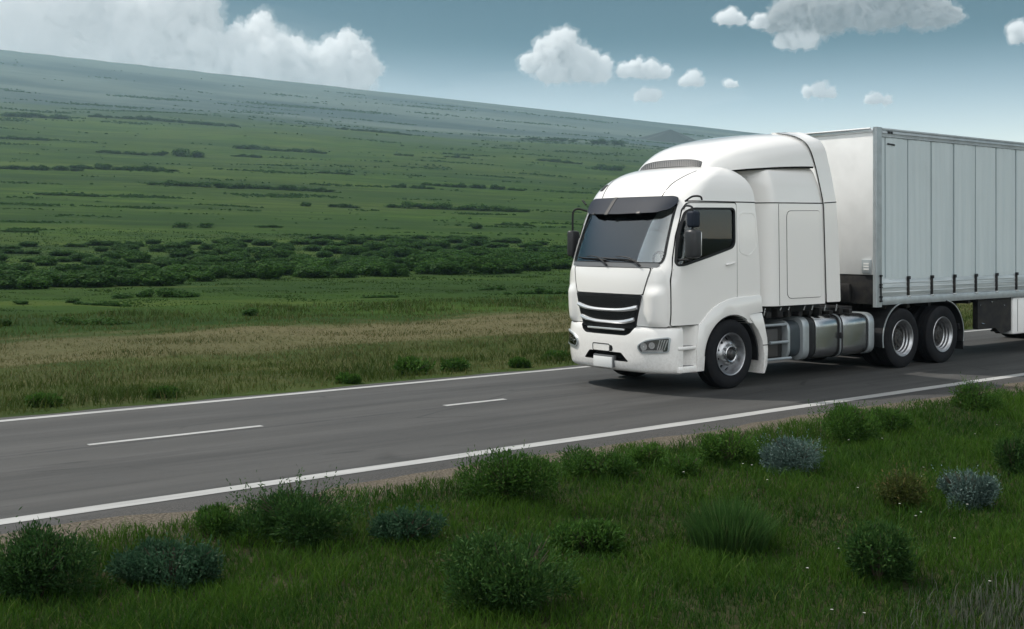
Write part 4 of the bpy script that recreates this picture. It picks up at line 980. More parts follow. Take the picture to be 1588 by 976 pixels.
for s_ in (0, 1):
    Y = (lambda y: y) if s_ == 0 else (lambda y: 2 * VC - y)
    bm = bmesh.new(); a, b = sorted((Y(.012), Y(.06))); box(bm, TX0 + .17, TX1, a, b, 3.86, 4.01, .006)
    for k, (z0, z1) in enumerate(((3.865, 3.885), (3.92, 3.945), (3.975, 4.012))):
        a, b = sorted((Y(.0), Y(.02))); box(bm, TX0 + .172, TX1, a, b, z0, z1, .004)
    obj('top_rail', bm, M['rail'], trl)
    # curtain: slight billow between the pillars
    posts = [4.594 + .723 * k for k in range(16)]; 
    nx, nz = 330, 16; us_ = np.linspace(TX0 + .172, TX1 - .1, nx); zs_ = np.linspace(1.50, 3.868, nz)
    UU_, ZZ_ = np.meshgrid(us_, zs_, indexing='ij'); fr = ((UU_ - posts[0]) / .723) % 1
    VV_ = .022 - .010 * np.sin(fr * math.pi) ** .7 - .004 * np.sin(UU_ * 37 + ZZ_ * .6) - .003 * np.sin(UU_ * 91 + 2)
    if s_: VV_ = 2 * VC - VV_
    co = np.stack([UU_, VV_, ZZ_], -1).reshape(-1, 3); i, j = np.meshgrid(np.arange(nx - 1), np.arange(nz - 1), indexing='ij')
    fq = np.stack([i * nz + j, (i + 1) * nz + j, (i + 1) * nz + j + 1, i * nz + j + 1], -1).reshape(-1, 4)
    if s_: fq = fq[:, ::-1]
    me = bpy.data.meshes.new('curtain'); fill(me, co, fq); me.polygons.foreach_set('use_smooth', np.ones(len(fq), bool)); cur = link('curtain', me, M['curtain'], trl)
    for p_ in [3.93] + posts[:-1]:
        bm = bmesh.new(); a, b = sorted((Y(.004), Y(.03))); box(bm, p_ - .005, p_ + .005, a, b, 1.53, 3.86); obj('curtain_seam', bm, M['seam'], cur)
    bm = bmesh.new(); a, b = sorted((Y(.016), Y(.06))); box(bm, TX0 + .172, TX1 - .05, a, b, 1.21, 1.51, .004)
    for z_ in (1.285, 1.365, 1.44): a, b = sorted((Y(.011), Y(.03))); box(bm, TX0 + .172, TX1 - .05, a, b, z_ - .012, z_ + .012, .003)
    obj('side_board', bm, M['board'], trl)
    bm = bmesh.new(); a, b = sorted((Y(-.004), Y(.07))); box(bm, TX0 + .172, TX1, a, b, TZ0, 1.208, .008); obj('bottom_rail', bm, M['rail'], trl)
    for p_ in posts[:-1]:
        bm = bmesh.new(); a, b = sorted((Y(-.012), Y(.018))); box(bm, p_ - .026, p_ + .026, a, b, 1.215, 1.50, .006); st2 = obj('curtain_strap', bm, M['chassis'], trl)
        bm = bmesh.new(); a, b = sorted((Y(-.028), Y(.012))); box(bm, p_ - .035, p_ + .035, a, b, 1.49, 1.545, .008); obj('buckle', bm, M['black'], st2)
        bm = bmesh.new(); a, b = sorted((Y(-.018), Y(-.003))); box(bm, p_ - .045, p_ + .045, a, b, 1.188, 1.214, .003); obj('hook', bm, M['chrome'], st2)
    bm = bmesh.new(); x_ = TX0 + .115; yq = Y(-.015)
    tube(bm, [(x_, yq, 1.14), (x_, yq, 1.56)], .012, 8); a, b = sorted((Y(-.03), Y(.0)))
    for z_ in (1.13, 1.20, 1.36, 1.40, 1.55): box(bm, x_ - .028, x_ + .028, a, b, z_, z_ + .03, .005)
    obj('tensioner', bm, M['black'], trl)
# small dark marks on the near top rail and curtain
bm = bmesh.new()
for x0, x1, z0, z1 in ((3.985, 4.05, 3.925, 3.965), (4.065, 4.13, 3.925, 3.965)): box(bm, x0, x1, -.004, .003, z0, z1)
for k in range(6): x0 = 3.99 + k * .036; box(bm, x0, x0 + .028, .001, .008, 3.742 - .002 * k, 3.768 - .002 * k)
obj('marking', bm, M['black'], trl, smooth=0)
bm = bmesh.new(); box(bm, TX0 - .012, TX0 + .022, .10, .27, 1.60, 1.83, .006); lbx = obj('document_box', bm, M['rail'], trl)
bm = bmesh.new()
for k in range(3): box(bm, TX0 - .016, TX0 - .010, .135, .235, 1.66 + k * .045, 1.685 + k * .045)
obj('label', bm, M['paint2'], lbx)
bm = bmesh.new(); box(bm, TX0 + .07, TX1, TY0 + .08, TY1 - .08, 1.09, 1.20, .005)
for y_ in (.62, 1.48): box(bm, TX0 + .3, TX1 - .1, y_, y_ + .14, .96, 1.09, .01)
for k in range(18): x = TX0 + .4 + k * .65; box(bm, x, x + .08, .10, TY1 - .10, 1.0, 1.088)
obj('frame', bm, M['chassis'], trl)
bm = bmesh.new(); box(bm, TX1 - .05, TX1, TY0 + .02, TY1 - .02, 1.1, 3.98, .01); obj('rear_door', bm, M['paint2'], trl)
bm = bmesh.new(); prism(bm, rounded([(6.93, 1.07), (8.12, 1.07), (8.12, .45), (7.75, .40), (7.55, .52), (6.93, .52)], .03), .06, .16); tb = obj('toolbox', bm, M['chassis'], trl)
bm = bmesh.new()
for px_, pz_ in ((7.0, .95), (7.4, 1.0), (7.85, .92), (7.05, .62), (7.1, .61)): box(bm, px_, px_ + .025, .048, .062, pz_, pz_ + .02, .003)
tube(bm, [(7.03, .045, .63), (7.13, .045, .61)], .012, 6); obj('latch', bm, M['alu'], tb)
bm = bmesh.new(); box(bm, 8.14, 9.6, .03, .30, .37, 1.066, .03, 3); pb = obj('pallet_box', bm, M['paint2'], trl)
bm = bmesh.new(); box(bm, 8.30, 8.306, .024, .034, .42, 1.03); obj('lid_gap', bm, M['gap'], pb)
for y_ in (.55, 1.6):
    bm = bmesh.new(); box(bm, 8.70, 8.85, y_, y_ + .14, .40, 1.0, .01); box(bm, 8.62, 8.93, y_ - .06, y_ + .2, .36, .40, .01); obj('landing_leg', bm, M['chassis'], trl)
for x in (11.9, 13.2, 14.5):
    rear_wheel(trl, x, -.005, 1); rear_wheel(trl, x, 2 * VC + .005, -1)
    bm = bmesh.new(); tube(bm, [(x, .3, .5), (x, 1.94, .5)], .08, 12); obj('axle', bm, M['chassis'], trl)

# ------------------------------------------------------------------ vegetation
def leaf_mat(name, dark, light, tip=None, trans=.25, rough=.6):
    m_ = bpy.data.materials.new(name); m_.use_nodes = True; x = NT(m_.node_tree); b = x.n['Principled BSDF']
    at_ = x.node('ShaderNodeAttribute', attribute_name='tone'); tone = x.sep(at_.outputs['Vector'])
    c = x.mix(tone[0], dark, light)
    if tip is not None: c = x.mix(tone[1], c, tip)
    oi = x.node('ShaderNodeObjectInfo')
    c = x.mix(1.0, c, x.mix(oi.outputs['Random'], (.80, .84, .86), (1.12, 1.10, 1.0)), 'MULTIPLY')
    x.l.new(c, b.inputs['Base Color']); b.inputs['Roughness'].default_value = rough; b.inputs['Specular IOR Level'].default_value = .08
    tr = x.node('ShaderNodeBsdfTranslucent'); x.l.new(c, tr.inputs[0])
    mx = x.node('ShaderNodeMixShader'); mx.inputs[0].default_value = trans; x.l.new(b.outputs[0], mx.inputs[1]); x.l.new(tr.outputs[0], mx.inputs[2])
    x.l.new(mx.outputs[0], x.n['Material Output'].inputs[0]); return m_
def toned(name, co, quads, tris, tone, m_, parent=None):
    me = bpy.data.meshes.new(name); fill(me, co, quads, tris)
    a = me.attributes.new('tone', 'FLOAT_VECTOR', 'POINT'); a.data.foreach_set('vector', np.ascontiguousarray(tone, dtype=np.float32).ravel())
    return link(name, me, m_, parent)
def blades(P, h, w, lean, tone, yaw=None, curl=.5):
    """one bent blade per root point: a quad and a tip triangle"""
    n = len(P); ya = rng.uniform(0, 2 * math.pi, n) if yaw is None else yaw
    side = np.stack([np.cos(ya), np.sin(ya), np.zeros(n)], -1); la = rng.uniform(0, 2 * math.pi, n)
    ld_ = np.stack([np.cos(la), np.sin(la), np.zeros(n)], -1) if lean.ndim == 1 else lean
    lk = lean[:, None] if lean.ndim == 1 else 1.
    up = np.array([0, 0, 1.])[None]
    b0 = P - side * w[:, None] / 2; b1 = P + side * w[:, None] / 2
    mid = P + up * (h * .58)[:, None] + ld_ * lk * (h * .28)[:, None]
    m0 = mid - side * w[:, None] * .42; m1 = mid + side * w[:, None] * .42
    tip = P + up * (h * (1 - .12 * curl))[:, None] + ld_ * lk * h[:, None] * .85
    co = np.stack([b0, b1, m0, m1, tip], 1).reshape(-1, 3); k = np.arange(n)[:, None] * 5
    return co, k + np.array([[0, 1, 3, 2]]), k + np.array([[2, 3, 4]]), np.repeat(tone, 5, 0)
def vnoise(x, y, wl, seed=0):
    r2 = np.random.default_rng(seed); s = 0
    for o in range(3):
        for i in range(7):
            a = r2.uniform(0, 6.28); s = s + np.sin((x * math.cos(a) + y * math.sin(a)) * 6.28 / (wl / 1.9 ** o) * r2.uniform(.7, 1.4) + r2.uniform(0, 6.28)) * .6 ** o
    return s / 4.2
M['grass'] = leaf_mat('verge_grass', (.013, .044, .006), (.048, .106, .012), (.10, .135, .034), .4)
M['drygrass'] = leaf_mat('dry_grass', (.024, .046, .008), (.054, .078, .015), (.125, .110, .055), .3)
M['fieldgrass'] = leaf_mat('field_grass', (.020, .046, .010), (.036, .070, .015), (.06, .07, .028), .5)

def scatter(N, D0, D1, tmax, logd=False):
    D = np.exp(rng.uniform(math.log(D0), math.log(D1), N)) if logd else rng.uniform(D0, D1, N)
    tt = rng.uniform(-tmax, tmax, N)
    return CAM.x + FW.x * D + RT.x * tt * D, CAM.y + FW.y * D + RT.y * tt * D, D
# near verge: short lush grass in uneven tufts
x, y, D = scatter(470000, 4.6, 24, .60)
edge = -2.42 - .16 * vnoise(x, y, 1.1, 3) - .1 * vnoise(x, y, .35, 4)
n1 = vnoise(x, y, 1.3, 5); n2 = vnoise(x, y, .42, 6); n3 = vnoise(x * .35, y, 1.6, 7)
soil = (vnoise(x * .45, y, 2.1, 8) > 1.15)
keep = (y < edge) & ~(soil & (rng.random(len(x)) < .82)) & (rng.random(len(x)) < np.clip((edge - y) * 2.6 + .12, 0, 1))
grav = (x > -8.9) & (y < -6.35 - .25 * vnoise(x, y, .8, 12)) & (x < -5)
keep &= ~(grav & (rng.random(len(x)) < .25))
x, y, D, n1, n2, n3 = [a[keep] for a in (x, y, D, n1, n2, n3)]
h = (.055 + .028 * np.clip(n1 + 1, 0, 2.2) + .022 * np.clip(n2, 0, 2)) * rng.uniform(.6, 1.4, len(x)) * np.clip((-2.3 - y) * 1.2 + .45, .4, 1)
w = .0045 * (.7 + D / 14) * rng.uniform(.7, 1.4, len(x))
tone = np.stack([np.clip(.45 + .30 * n3 + .18 * n1 + rng.normal(0, .22, len(x)), 0, 1), np.clip((rng.random(len(x)) < .05) * rng.uniform(.3, 1, len(x)) + .35 * np.clip(y + 3.2, 0, 1) * (rng.random(len(x)) < .5), 0, 1), np.zeros(len(x))], -1)
co, q4, t3, tn = blades(np.stack([x, y, height(x, y) - .004], -1), h, w, rng.uniform(.25, 1.1, len(x)), tone)
tag(toned('grass', co, q4, t3, tn, M['grass']), 'short dark green grass covering the near roadside verge', 'grass', kind='stuff')
# pale stalks on the stony patch at the lower right corner
cx_, cy_, cz_, _ = at(1500, 968)
n = 1100; x = cx_ + .1 + rng.normal(0, .5, n); y = cy_ - .12 + rng.normal(0, .22, n); k = y < -6.0; x, y = x[k], y[k]; n = len(x)
tone = np.stack([rng.uniform(.2, 1, n), rng.uniform(.3, 1, n), np.zeros(n)], -1)
M['palegrass'] = leaf_mat('pale_stalks', (.034, .046, .030), (.062, .074, .054), (.10, .11, .09), .2)
co, q4, t3, tn = blades(np.stack([x, y, height(x, y) - .004], -1), rng.uniform(.06, .17, n), rng.uniform(.005, .009, n), rng.uniform(.1, .45, n), tone)
tag(toned('grass', co, q4, t3, tn, M['palegrass']), 'pale grey green stalks on the stony patch at the lower right corner', 'grass', kind='stuff')
# far verge: longer seeding grass, then thin dry grass
x, y, D = scatter(230000, 12.5, 50, .62)
c1 = vnoise(x * .7, y, 2.6, 21); c2 = vnoise(x * .6, y, .9, 22)
keep = (y > 4.02 + .12 * vnoise(x, y, .7, 23)) & (y < 24) & (rng.random(len(x)) < np.clip(1.15 - .07 * np.clip(y - 6, 0, 11) + .35 * c1, .12, 1))
x, y, D, c1, c2 = [a[keep] for a in (x, y, D, c1, c2)]
zone = np.clip((y + 1.6 * c1 - 7.2) / 2.5, 0, 1) * np.clip((18 + c1 * 2 - y) / 3, 0, 1)
h = (.10 + .09 * np.clip(c1 + .6, 0, 2) + .05 * np.clip(c2, 0, 2)) * rng.uniform(.5, 1.3, len(x)) * (.8 - .45 * zone)
w = .006 * (.6 + D / 18) * rng.uniform(.7, 1.4, len(x))
tone = np.stack([np.clip(.5 - .35 * c1 + .15 * c2 + rng.normal(0, .2, len(x)), 0, 1), np.clip(zone * rng.uniform(.3, .9, len(x)) * (rng.random(len(x)) < .8) + (rng.random(len(x)) < .14) * rng.uniform(.2, .8, len(x)) - .15 * c1, 0, 1), np.zeros(len(x))], -1)
co, q4, t3, tn = blades(np.stack([x, y, height(x, y) - .01], -1), h, w, rng.uniform(.3, 1.2, len(x)), tone)
tag(toned('grass', co, q4, t3, tn, M['drygrass']), 'long olive and straw coloured grass on the far roadside verge', 'grass', kind='stuff')
# meadow beyond: coarse tussocks that break the ground up into the distance
x, y, D = scatter(130000, 34, 170, .60, logd=True)
c1 = vnoise(x, y, 24, 31); c2 = vnoise(x, y, 6, 32)
keep = (y > 16) & (c2 + .5 * c1 + rng.normal(0, .5, len(x)) > -.1)
x, y, D, c1, c2 = [a[keep] for a in (x, y, D, c1, c2)]
sc_ = (D / 60) ** .72
h = (.07 + .05 * np.clip(c2, 0, 2)) * rng.uniform(.5, 1.35, len(x)) * sc_; w = .08 * sc_ * rng.uniform(.5, 1.5, len(x))
tone = np.stack([np.clip(.5 + .3 * c1 + rng.normal(0, .25, len(x)), 0, 1), (rng.random(len(x)) < .07) * rng.uniform(.2, .7, len(x)), np.zeros(len(x))], -1)
yaw = -HEAD + rng.normal(0, .5, len(x))
co, q4, t3, tn = blades(np.stack([x, y, height(x, y) - .05], -1), h, w, rng.uniform(.1, .8, len(x)), tone, yaw)
tag(toned('tussocks', co, q4, t3, tn, M['fieldgrass']), 'green grass tussocks covering the rising meadow beyond the dry strip', 'grass', kind='stuff')

# low scrub in thin drifts along the slope, too fine and too many to count
x, y, D = scatter(520000, 150, 2300, .60, logd=True)
ax_ = (x - CAM.x) * RT.x + (y - CAM.y) * RT.y; ad_ = (x - CAM.x) * FW.x + (y - CAM.y) * FW.y
sc_ = (D / 300) ** .85
c1 = vnoise(np.log(D) * 260, ax_ / D * 75, 26, 41); c2 = vnoise(np.log(D) * 420, ax_ / D * 160, 20, 42)
keep = (c1 + .55 * c2 + rng.normal(0, .30, len(x)) > 1.28) & (y > 60)
x, y, D, sc_, c2 = [a[keep] for a in (x, y, D, sc_, c2)]
h = rng.uniform(.15, .55, len(x)) * sc_; w = rng.uniform(.5, 1.3, len(x)) * sc_
tone = np.stack([np.clip(rng.normal(.4, .28, len(x)), 0, 1), (rng.random(len(x)) < .06) * .5, np.zeros(len(x))], -1)
M['lowscrub'] = leaf_mat('low_scrub', (.013, .038, .008), (.030, .072, .013), (.05, .075, .02), .4)
co, q4, t3, tn = blades(np.stack([x, y, height(x, y) - .05], -1), h, w, rng.uniform(.2, .9, len(x)), tone, -HEAD + rng.normal(0, .6, len(x)))
tag(toned('scrub', co, q4, t3, tn, M['lowscrub']), 'thin dark drifts of low scrub along the rising green slope', 'scrub', kind='stuff')

# --- shrubs beside the road
def leaf_cloud(lumps, n, lw, ll, up=.35, jit=.6, shell=.45, skin=False):
    """leaf quads through a set of ellipsoid lumps (cx, cy, cz, rx, ry, rz)"""
    vol = np.array([l_[3] * l_[4] * l_[5] for l_ in lumps]) ** .75; idx = rng.choice(len(lumps), n, p=vol / vol.sum()); Lm = np.array(lumps)[idx]
    d = rng.normal(0, 1, (n, 3)); d /= np.linalg.norm(d, axis=1)[:, None]
    r = (shell + (1 - shell) * rng.random(n)) ** .6 * rng.uniform(.85, 1.12, n)
    P = Lm[:, :3] + d * Lm[:, 3:] * r[:, None]; k = P[:, 2] > -.02; P, d = P[k], d[k]; n = len(P)
    dn = d
    if skin: dn = d + rng.normal(0, jit, (n, 3)) * .6; dn /= np.linalg.norm(dn, axis=1)[:, None]
    ax = np.cross(dn, rng.normal(0, 1, (n, 3))) if skin else d + np.array([0, 0, up]) + rng.normal(0, jit, (n, 3)); ax /= np.linalg.norm(ax, axis=1)[:, None]
    sd_ = np.cross(ax, dn if skin else rng.normal(0, 1, (n, 3))); sd_ /= np.linalg.norm(sd_, axis=1)[:, None]
    L_ = ll * rng.uniform(.6, 1.35, n)[:, None]; W_ = lw * rng.uniform(.7, 1.3, n)[:, None]
    nn_ = np.cross(ax, sd_)
    co = np.stack([P, P + ax * L_ * .5 + sd_ * W_ * .5 + nn_ * L_ * .06, P + ax * L_, P + ax * L_ * .5 - sd_ * W_ * .5 + nn_ * L_ * .06], 1).reshape(-1, 3)
    q_ = np.arange(n)[:, None] * 4 + np.array([[0, 1, 2, 3]])
    tone = np.stack([np.clip(.45 + rng.normal(0, .25, n), 0, 1), (rng.random(n) < .08) * rng.random(n), np.zeros(n)], -1)
    return co, q_, np.repeat(tone, 4, 0)
def lumpset(w, dpt, h, n, rmin=.25, rmax=.42):
    o = []
    for i in range(n):
        a = random.uniform(0, 6.283); r = math.sqrt(random.random()) * .62; k = random.uniform(rmin, rmax)
        o.append((math.cos(a) * r * w / 2, math.sin(a) * r * dpt / 2, h * random.uniform(.12, .66) * (1 - .5 * r * r), w / 2 * k * 1.15, dpt / 2 * k * 1.15, h * random.uniform(.20, .42)))
    return o
M['sh_green'] = leaf_mat('leafy_green', (.024, .066, .012), (.058, .130, .022), (.10, .15, .04), .4)
M['sh_dark'] = leaf_mat('dark_leaf', (.016, .048, .014), (.040, .092, .022), (.08, .12, .04), .35)
M['sh_blue'] = leaf_mat('glaucous_leaf', (.040, .076, .066), (.105, .155, .145), (.20, .26, .255), .15)
M['sh_teal'] = leaf_mat('dull_teal_leaf', (.018, .052, .026), (.044, .094, .050), (.07, .11, .07), .3)
M['sh_brown'] = leaf_mat('brown_tinged_leaf', (.036, .052, .014), (.080, .100, .028), (.13, .10, .045), .35)
M['sh_spike'] = leaf_mat('spiky_grass', (.022, .062, .014), (.060, .130, .032), (.10, .14, .05), .4)
M['stem'] = mat('woody_stem', (.05, .038, .025), .9)
def shrub(name, px, py, wp, hp, kind, label, cat, depth=.8, n=2600, leaf=None, group='shrubs and tufts on the near verge'):
    x_, y_, z_, D_ = at(px, py); s = D_ / 1800; w, h = wp * s, hp * s * 1.04; dp = w * depth
    fx, fy = FW.x * dp * .42, FW.y * dp * .42
    x_ += fx; y_ += fy; z_ = hz(x_, y_) - .01
    r_ = empty(name, (x_, y_, z_), label, cat, group); r_.rotation_euler.z = -HEAD
    if kind == 'spike':
        nb = n; a = rng.uniform(0, 6.283, nb); rr = np.sqrt(rng.random(nb)); Pt = np.stack([np.cos(a) * rr * w * .30, np.sin(a) * rr * dp * .30, np.zeros(nb)], -1)
        ln = np.stack([np.cos(a), np.sin(a), np.zeros(nb)], -1) * (rr * rng.uniform(.2, 1.0, nb))[:, None] * (w * .42 / h) + rng.normal(0, .12, (nb, 3)) * np.array([1, 1, 0])
        hh = h * rng.uniform(.45, 1.05, nb) * (1 - .35 * rr)
        tone = np.stack([np.clip(.45 + rng.normal(0, .28, nb), 0, 1), (rng.random(nb) < .12) * rng.random(nb), np.zeros(nb)], -1)
        co, q4, t3, tn = blades(Pt, hh, np.full(nb, .0065) * rng.uniform(.7, 1.3, nb), ln, tone)
        f_ = toned('blades', co, q4, t3, tn, M['sh_spike']); f_.parent = r_
        co, q_, tn = leaf_cloud(lumpset(w * .7, dp * .7, h * .5, 7), n // 3, .012, .05, .8)
        g_ = toned('basal_leaves', co, q_, None, tn, M['sh_dark']); g_.parent = r_
        return r_
    lw, ll = leaf or (.011, .040)
    lm = lumpset(w, dp, h, 17 if wp > 90 else 11, .14, .40)
    co, q_, tn = leaf_cloud(lm, int(n * 1.9), lw, ll, .7, .5, .3)
    fol = (co, q_, tn)
    # shoots that stand out of the outline
    ns = int(70 * (wp / 100)); parts = []
    bm_ = bmesh.new()
    for i in range(26):
        a = random.uniform(0, 6.283); k = random.uniform(.2, .85); tube(bm_, [(0, 0, 0), (math.cos(a) * w * .18 * k, math.sin(a) * dp * .18 * k, h * .38), (math.cos(a) * w * .42 * k, math.sin(a) * dp * .42 * k, h * random.uniform(.6, .9))], [.007, .005, .002], 4, False)
    st_ = obj('stem', bm_, M['stem'], None); st_.parent = r_
    a = rng.uniform(0, 6.283, ns); rr = np.sqrt(rng.random(ns)) * .8
    base = np.stack([np.cos(a) * rr * w / 2, np.sin(a) * rr * dp / 2, h * (.35 + .35 * rng.random(ns)) * (1 - .5 * rr ** 2)], -1)
    dirn = np.stack([np.cos(a) * rr * .6, np.sin(a) * rr * .6, np.ones(ns)], -1) + rng.normal(0, .15, (ns, 3)); Ls = h * rng.uniform(.2, .42, ns)
    PP = []; LL = []
    for i in range(ns):
        for j in range(9): PP.append(base[i] + dirn[i] * Ls[i] * j / 8); LL.append(dirn[i])
    PP = np.array(PP); LL = np.array(LL); m_ = len(PP); ax = LL * .8 + rng.normal(0, .7, (m_, 3)); ax /= np.linalg.norm(ax, axis=1)[:, None]
    sd_ = np.cross(ax, rng.normal(0, 1, (m_, 3))); sd_ /= np.linalg.norm(sd_, axis=1)[:, None]; l2 = ll * rng.uniform(.5, 1.1, m_)[:, None]
    co = np.stack([PP, PP + ax * l2 * .5 + sd_ * lw * .45, PP + ax * l2, PP + ax * l2 * .5 - sd_ * lw * .45], 1).reshape(-1, 3)
    tone = np.repeat(np.stack([np.clip(.6 + rng.normal(0, .25, m_), 0, 1), (rng.random(m_) < .15) * rng.random(m_), np.zeros(m_)], -1), 4, 0)
    qs = np.arange(m_)[:, None] * 4 + np.array([[0, 1, 2, 3]]) + len(fol[0])
    f_ = toned('foliage', np.concatenate([fol[0], co]), np.concatenate([fol[1], qs]), None, np.concatenate([fol[2], tone]), M['sh_' + kind]); f_.parent = r_
    return r_
NEAR = [
    ('shrub', 788, 792, 190, 82, 'green', 'wide leafy green shrub by the road edge near the middle of the photo', 'shrub', .7, 4200, None),
    ('shrub', 455, 860, 250, 100, 'dark', 'biggest dark bushy shrub at the road edge left of the middle', 'shrub', .6, 5600, None),
    ('shrub', 628, 852, 135, 55, 'teal', 'low dull blue green shrub right beside the biggest dark shrub', 'shrub', .7, 2600, (.014, .034)),
    ('shrub', 40, 945, 190, 118, 'dark', 'dark bushy shrub cut by the left edge of the photo', 'shrub', .7, 5200, None),
    ('shrub', 245, 925, 200, 72, 'teal', 'dusky blue green shrub in the grass near the left edge', 'shrub', .7, 3600, (.014, .034)),
    ('shrub', 1135, 728, 120, 60, 'green', 'rounded green shrub just left of the first silvery blue shrub', 'shrub', .8, 3000, None),
    ('shrub', 1242, 741, 118, 62, 'blue', 'silvery blue mounded shrub between two green shrubs by the road', 'shrub', .8, 3800, (.012, .030)),
    ('shrub', 1005, 728, 66, 38, 'green', 'small green shrub at the gravel edge with low leaves beside it', 'shrub', .8, 1500, None),
    ('shrub', 1322, 692, 118, 64, 'green', 'tall bright green shrub at the road edge beyond the silvery blue shrub', 'shrub', .8, 3600, (.012, .042)),
    ('shrub', 1388, 676, 78, 46, 'green', 'smaller green shrub tucked behind the tall bright green one', 'shrub', .8, 2000, None),
    ('shrub', 1526, 644, 98, 50, 'green', 'farthest green shrub on the near verge, under the rear of the trailer', 'shrub', .8, 2600, None),
    ('shrub', 1584, 742, 70, 64, 'dark', 'dark green shrub cut by the right edge of the photo', 'shrub', .8, 2400, None),
    ('shrub', 1410, 798, 100, 64, 'brown', 'brownish upright shrub touching a silvery blue shrub', 'shrub', .8, 3000, (.012, .040)),
    ('shrub', 1514, 796, 112, 60, 'blue', 'silvery blue mounded shrub right of the brownish shrub', 'shrub', .8, 3800, (.012, .030)),
    ('grass_tuft', 1142, 872, 190, 108, 'spike', 'large spiky tuft of long green grass in the open verge', 'grass tuft', .85, 2600, None),
    ('shrub', 1378, 918, 148, 96, 'dark', 'dark shrub low in the right half of the photo in front of the brownish shrub', 'shrub', .8, 4800, (.012, .040)),
    ('shrub', 792, 968, 235, 122, 'dark', 'large dark shrub with upright shoots at the bottom edge of the photo', 'shrub', .8, 7000, (.011, .042)),
    ('shrub', 925, 752, 150, 44, 'green', 'low spreading green shrub along the gravel edge', 'shrub', .7, 2400, None),
    ('shrub', 912, 866, 140, 46, 'green', 'low loose green plant in the grass left of the spiky tuft', 'shrub', .8, 2400, (.016, .05)),
    ('shrub', 1062, 742, 80, 34, 'green', 'low green clump between two rounded shrubs by the road', 'shrub', .8, 1300, None),
    ('shrub', 330, 838, 90, 42, 'green', 'small green clump at the gravel edge left of the biggest dark shrub', 'shrub', .8, 1500, None),
]
for (nm, px, py, wp, hp, kind, lb, ct, dpt, n, lf) in NEAR: shrub(nm, px, py, wp, hp, kind, lb, ct, dpt, n, lf)
FARV = [(640, 583, 72, 26, 'dark dark-leaved bush at the far road edge left of the truck'), (706, 577, 52, 20, 'smaller dark bush next to it at the far road edge'), (806, 571, 34, 13, 'little green clump at the far road edge nearest the truck'), (864, 560, 46, 14, 'low green bush in the verge just in front of the truck'), (540, 596, 40, 12, 'low green clump of grass leaves at the far road edge'), (250, 618, 50, 14, 'low olive clump at the far road edge at left'), (60, 632, 60, 16, 'low olive clump at the far road edge by the left margin')]
FARV[0] = (640, 583, 72, 26, 'dark bush at the far road edge, the larger of two left of the truck'); FARV[1] = (706, 577, 52, 20, 'dark bush at the far road edge, the smaller of two left of the truck')
for (px, py, wp, hp, lb) in FARV: shrub('shrub', px, py, wp, hp, 'green', lb, 'shrub', .7, 1500, (.03, .07), 'shrubs on the far verge')
# small white flowers scattered on the near verge
M['petal'] = mat('white_petal', (.42, .42, .39), .6)
fx_ = [(1368, 694), (1432, 741), (1316, 700), (1166, 739), (1300, 873), (1152, 736), (1546, 671), (1512, 688), (1535, 925), (1430, 752), (1340, 866), (1252, 902), (1428, 812), (1395, 800), (1500, 799), (1420, 818), (1060, 748), (1190, 760), (1480, 860), (1340, 970), (1290, 964), (1330, 776)]
for i, (px, py) in enumerate(fx_):
    x_, y_, z_, D_ = at(px, py); bm = bmesh.new(); h_ = .07 + random.random() * .05
    for k in range(5):
        a = k * 1.2566 + i; c_, s_ = math.cos(a), math.sin(a); r_ = .010
        bm.faces.new([bm.verts.new((x_ + p_[0] * c_ - p_[1] * s_, y_ + p_[0] * s_ + p_[1] * c_, z_ + h_ + p_[2])) for p_ in ((.003, 0, 0), (r_ * .6, .007, .004), (r_, 0, .002), (r_ * .6, -.007, .004))])
    o = obj('flower', bm, M['petal'], None, smooth=0); tag(o, 'tiny white wild flower in the green grass of the near verge', 'flower', 'white flowers in the near verge')
    bm = bmesh.new(); tube(bm, [(x_, y_, z_ - .01), (x_ + .004, y_, z_ + h_)], .0018, 4, False); obj('stalk', bm, M['sh_green'], o)

# --- bushes of the meadow: a few leafy meshes shared by every bush
M['bush'] = leaf_mat('meadow_bush', (.014, .046, .009), (.044, .108, .017), (.065, .115, .026), .35)
def bush_proto(n, lumps, lw, ll):
    co, q_, tn = leaf_cloud(lumps, n, lw, ll, .3, .7, .5)
    # a leafy heart, so that no daylight shows through the middle
    return co, q_, tn
protos = []
for k in range(5):
    lm = lumpset(1, 1, 1, 12, .30, .46); co, q_, tn = leaf_cloud(lm, 5200, .055, .08, .3, .7, .6, True)
    me = bpy.data.meshes.new('bush'); fill(me, co, q_); a = me.attributes.new('tone', 'FLOAT_VECTOR', 'POINT'); a.data.foreach_set('vector', tn.astype(np.float32).ravel()); me.materials.append(M['bush']); protos.append(me)
def bush(px, py, wp, hp, label, group, dpt=1., k=None):
    x_, y_, z_, D_ = at(px, py); s = D_ / 1800
    o = bpy.data.objects.new('bush', protos[random.randrange(5) if k is None else k]); COL.objects.link(o)
    o.location = (x_, y_, z_ - .04 * hp * s); o.scale = (wp * s, wp * s * dpt, hp * s * 1.12); o.rotation_euler.z = random.uniform(0, 6.283) if abs(wp - wp * dpt) < 1e-6 else -HEAD + random.uniform(-.2, .2)
    return tag(o, label, 'bush', group)
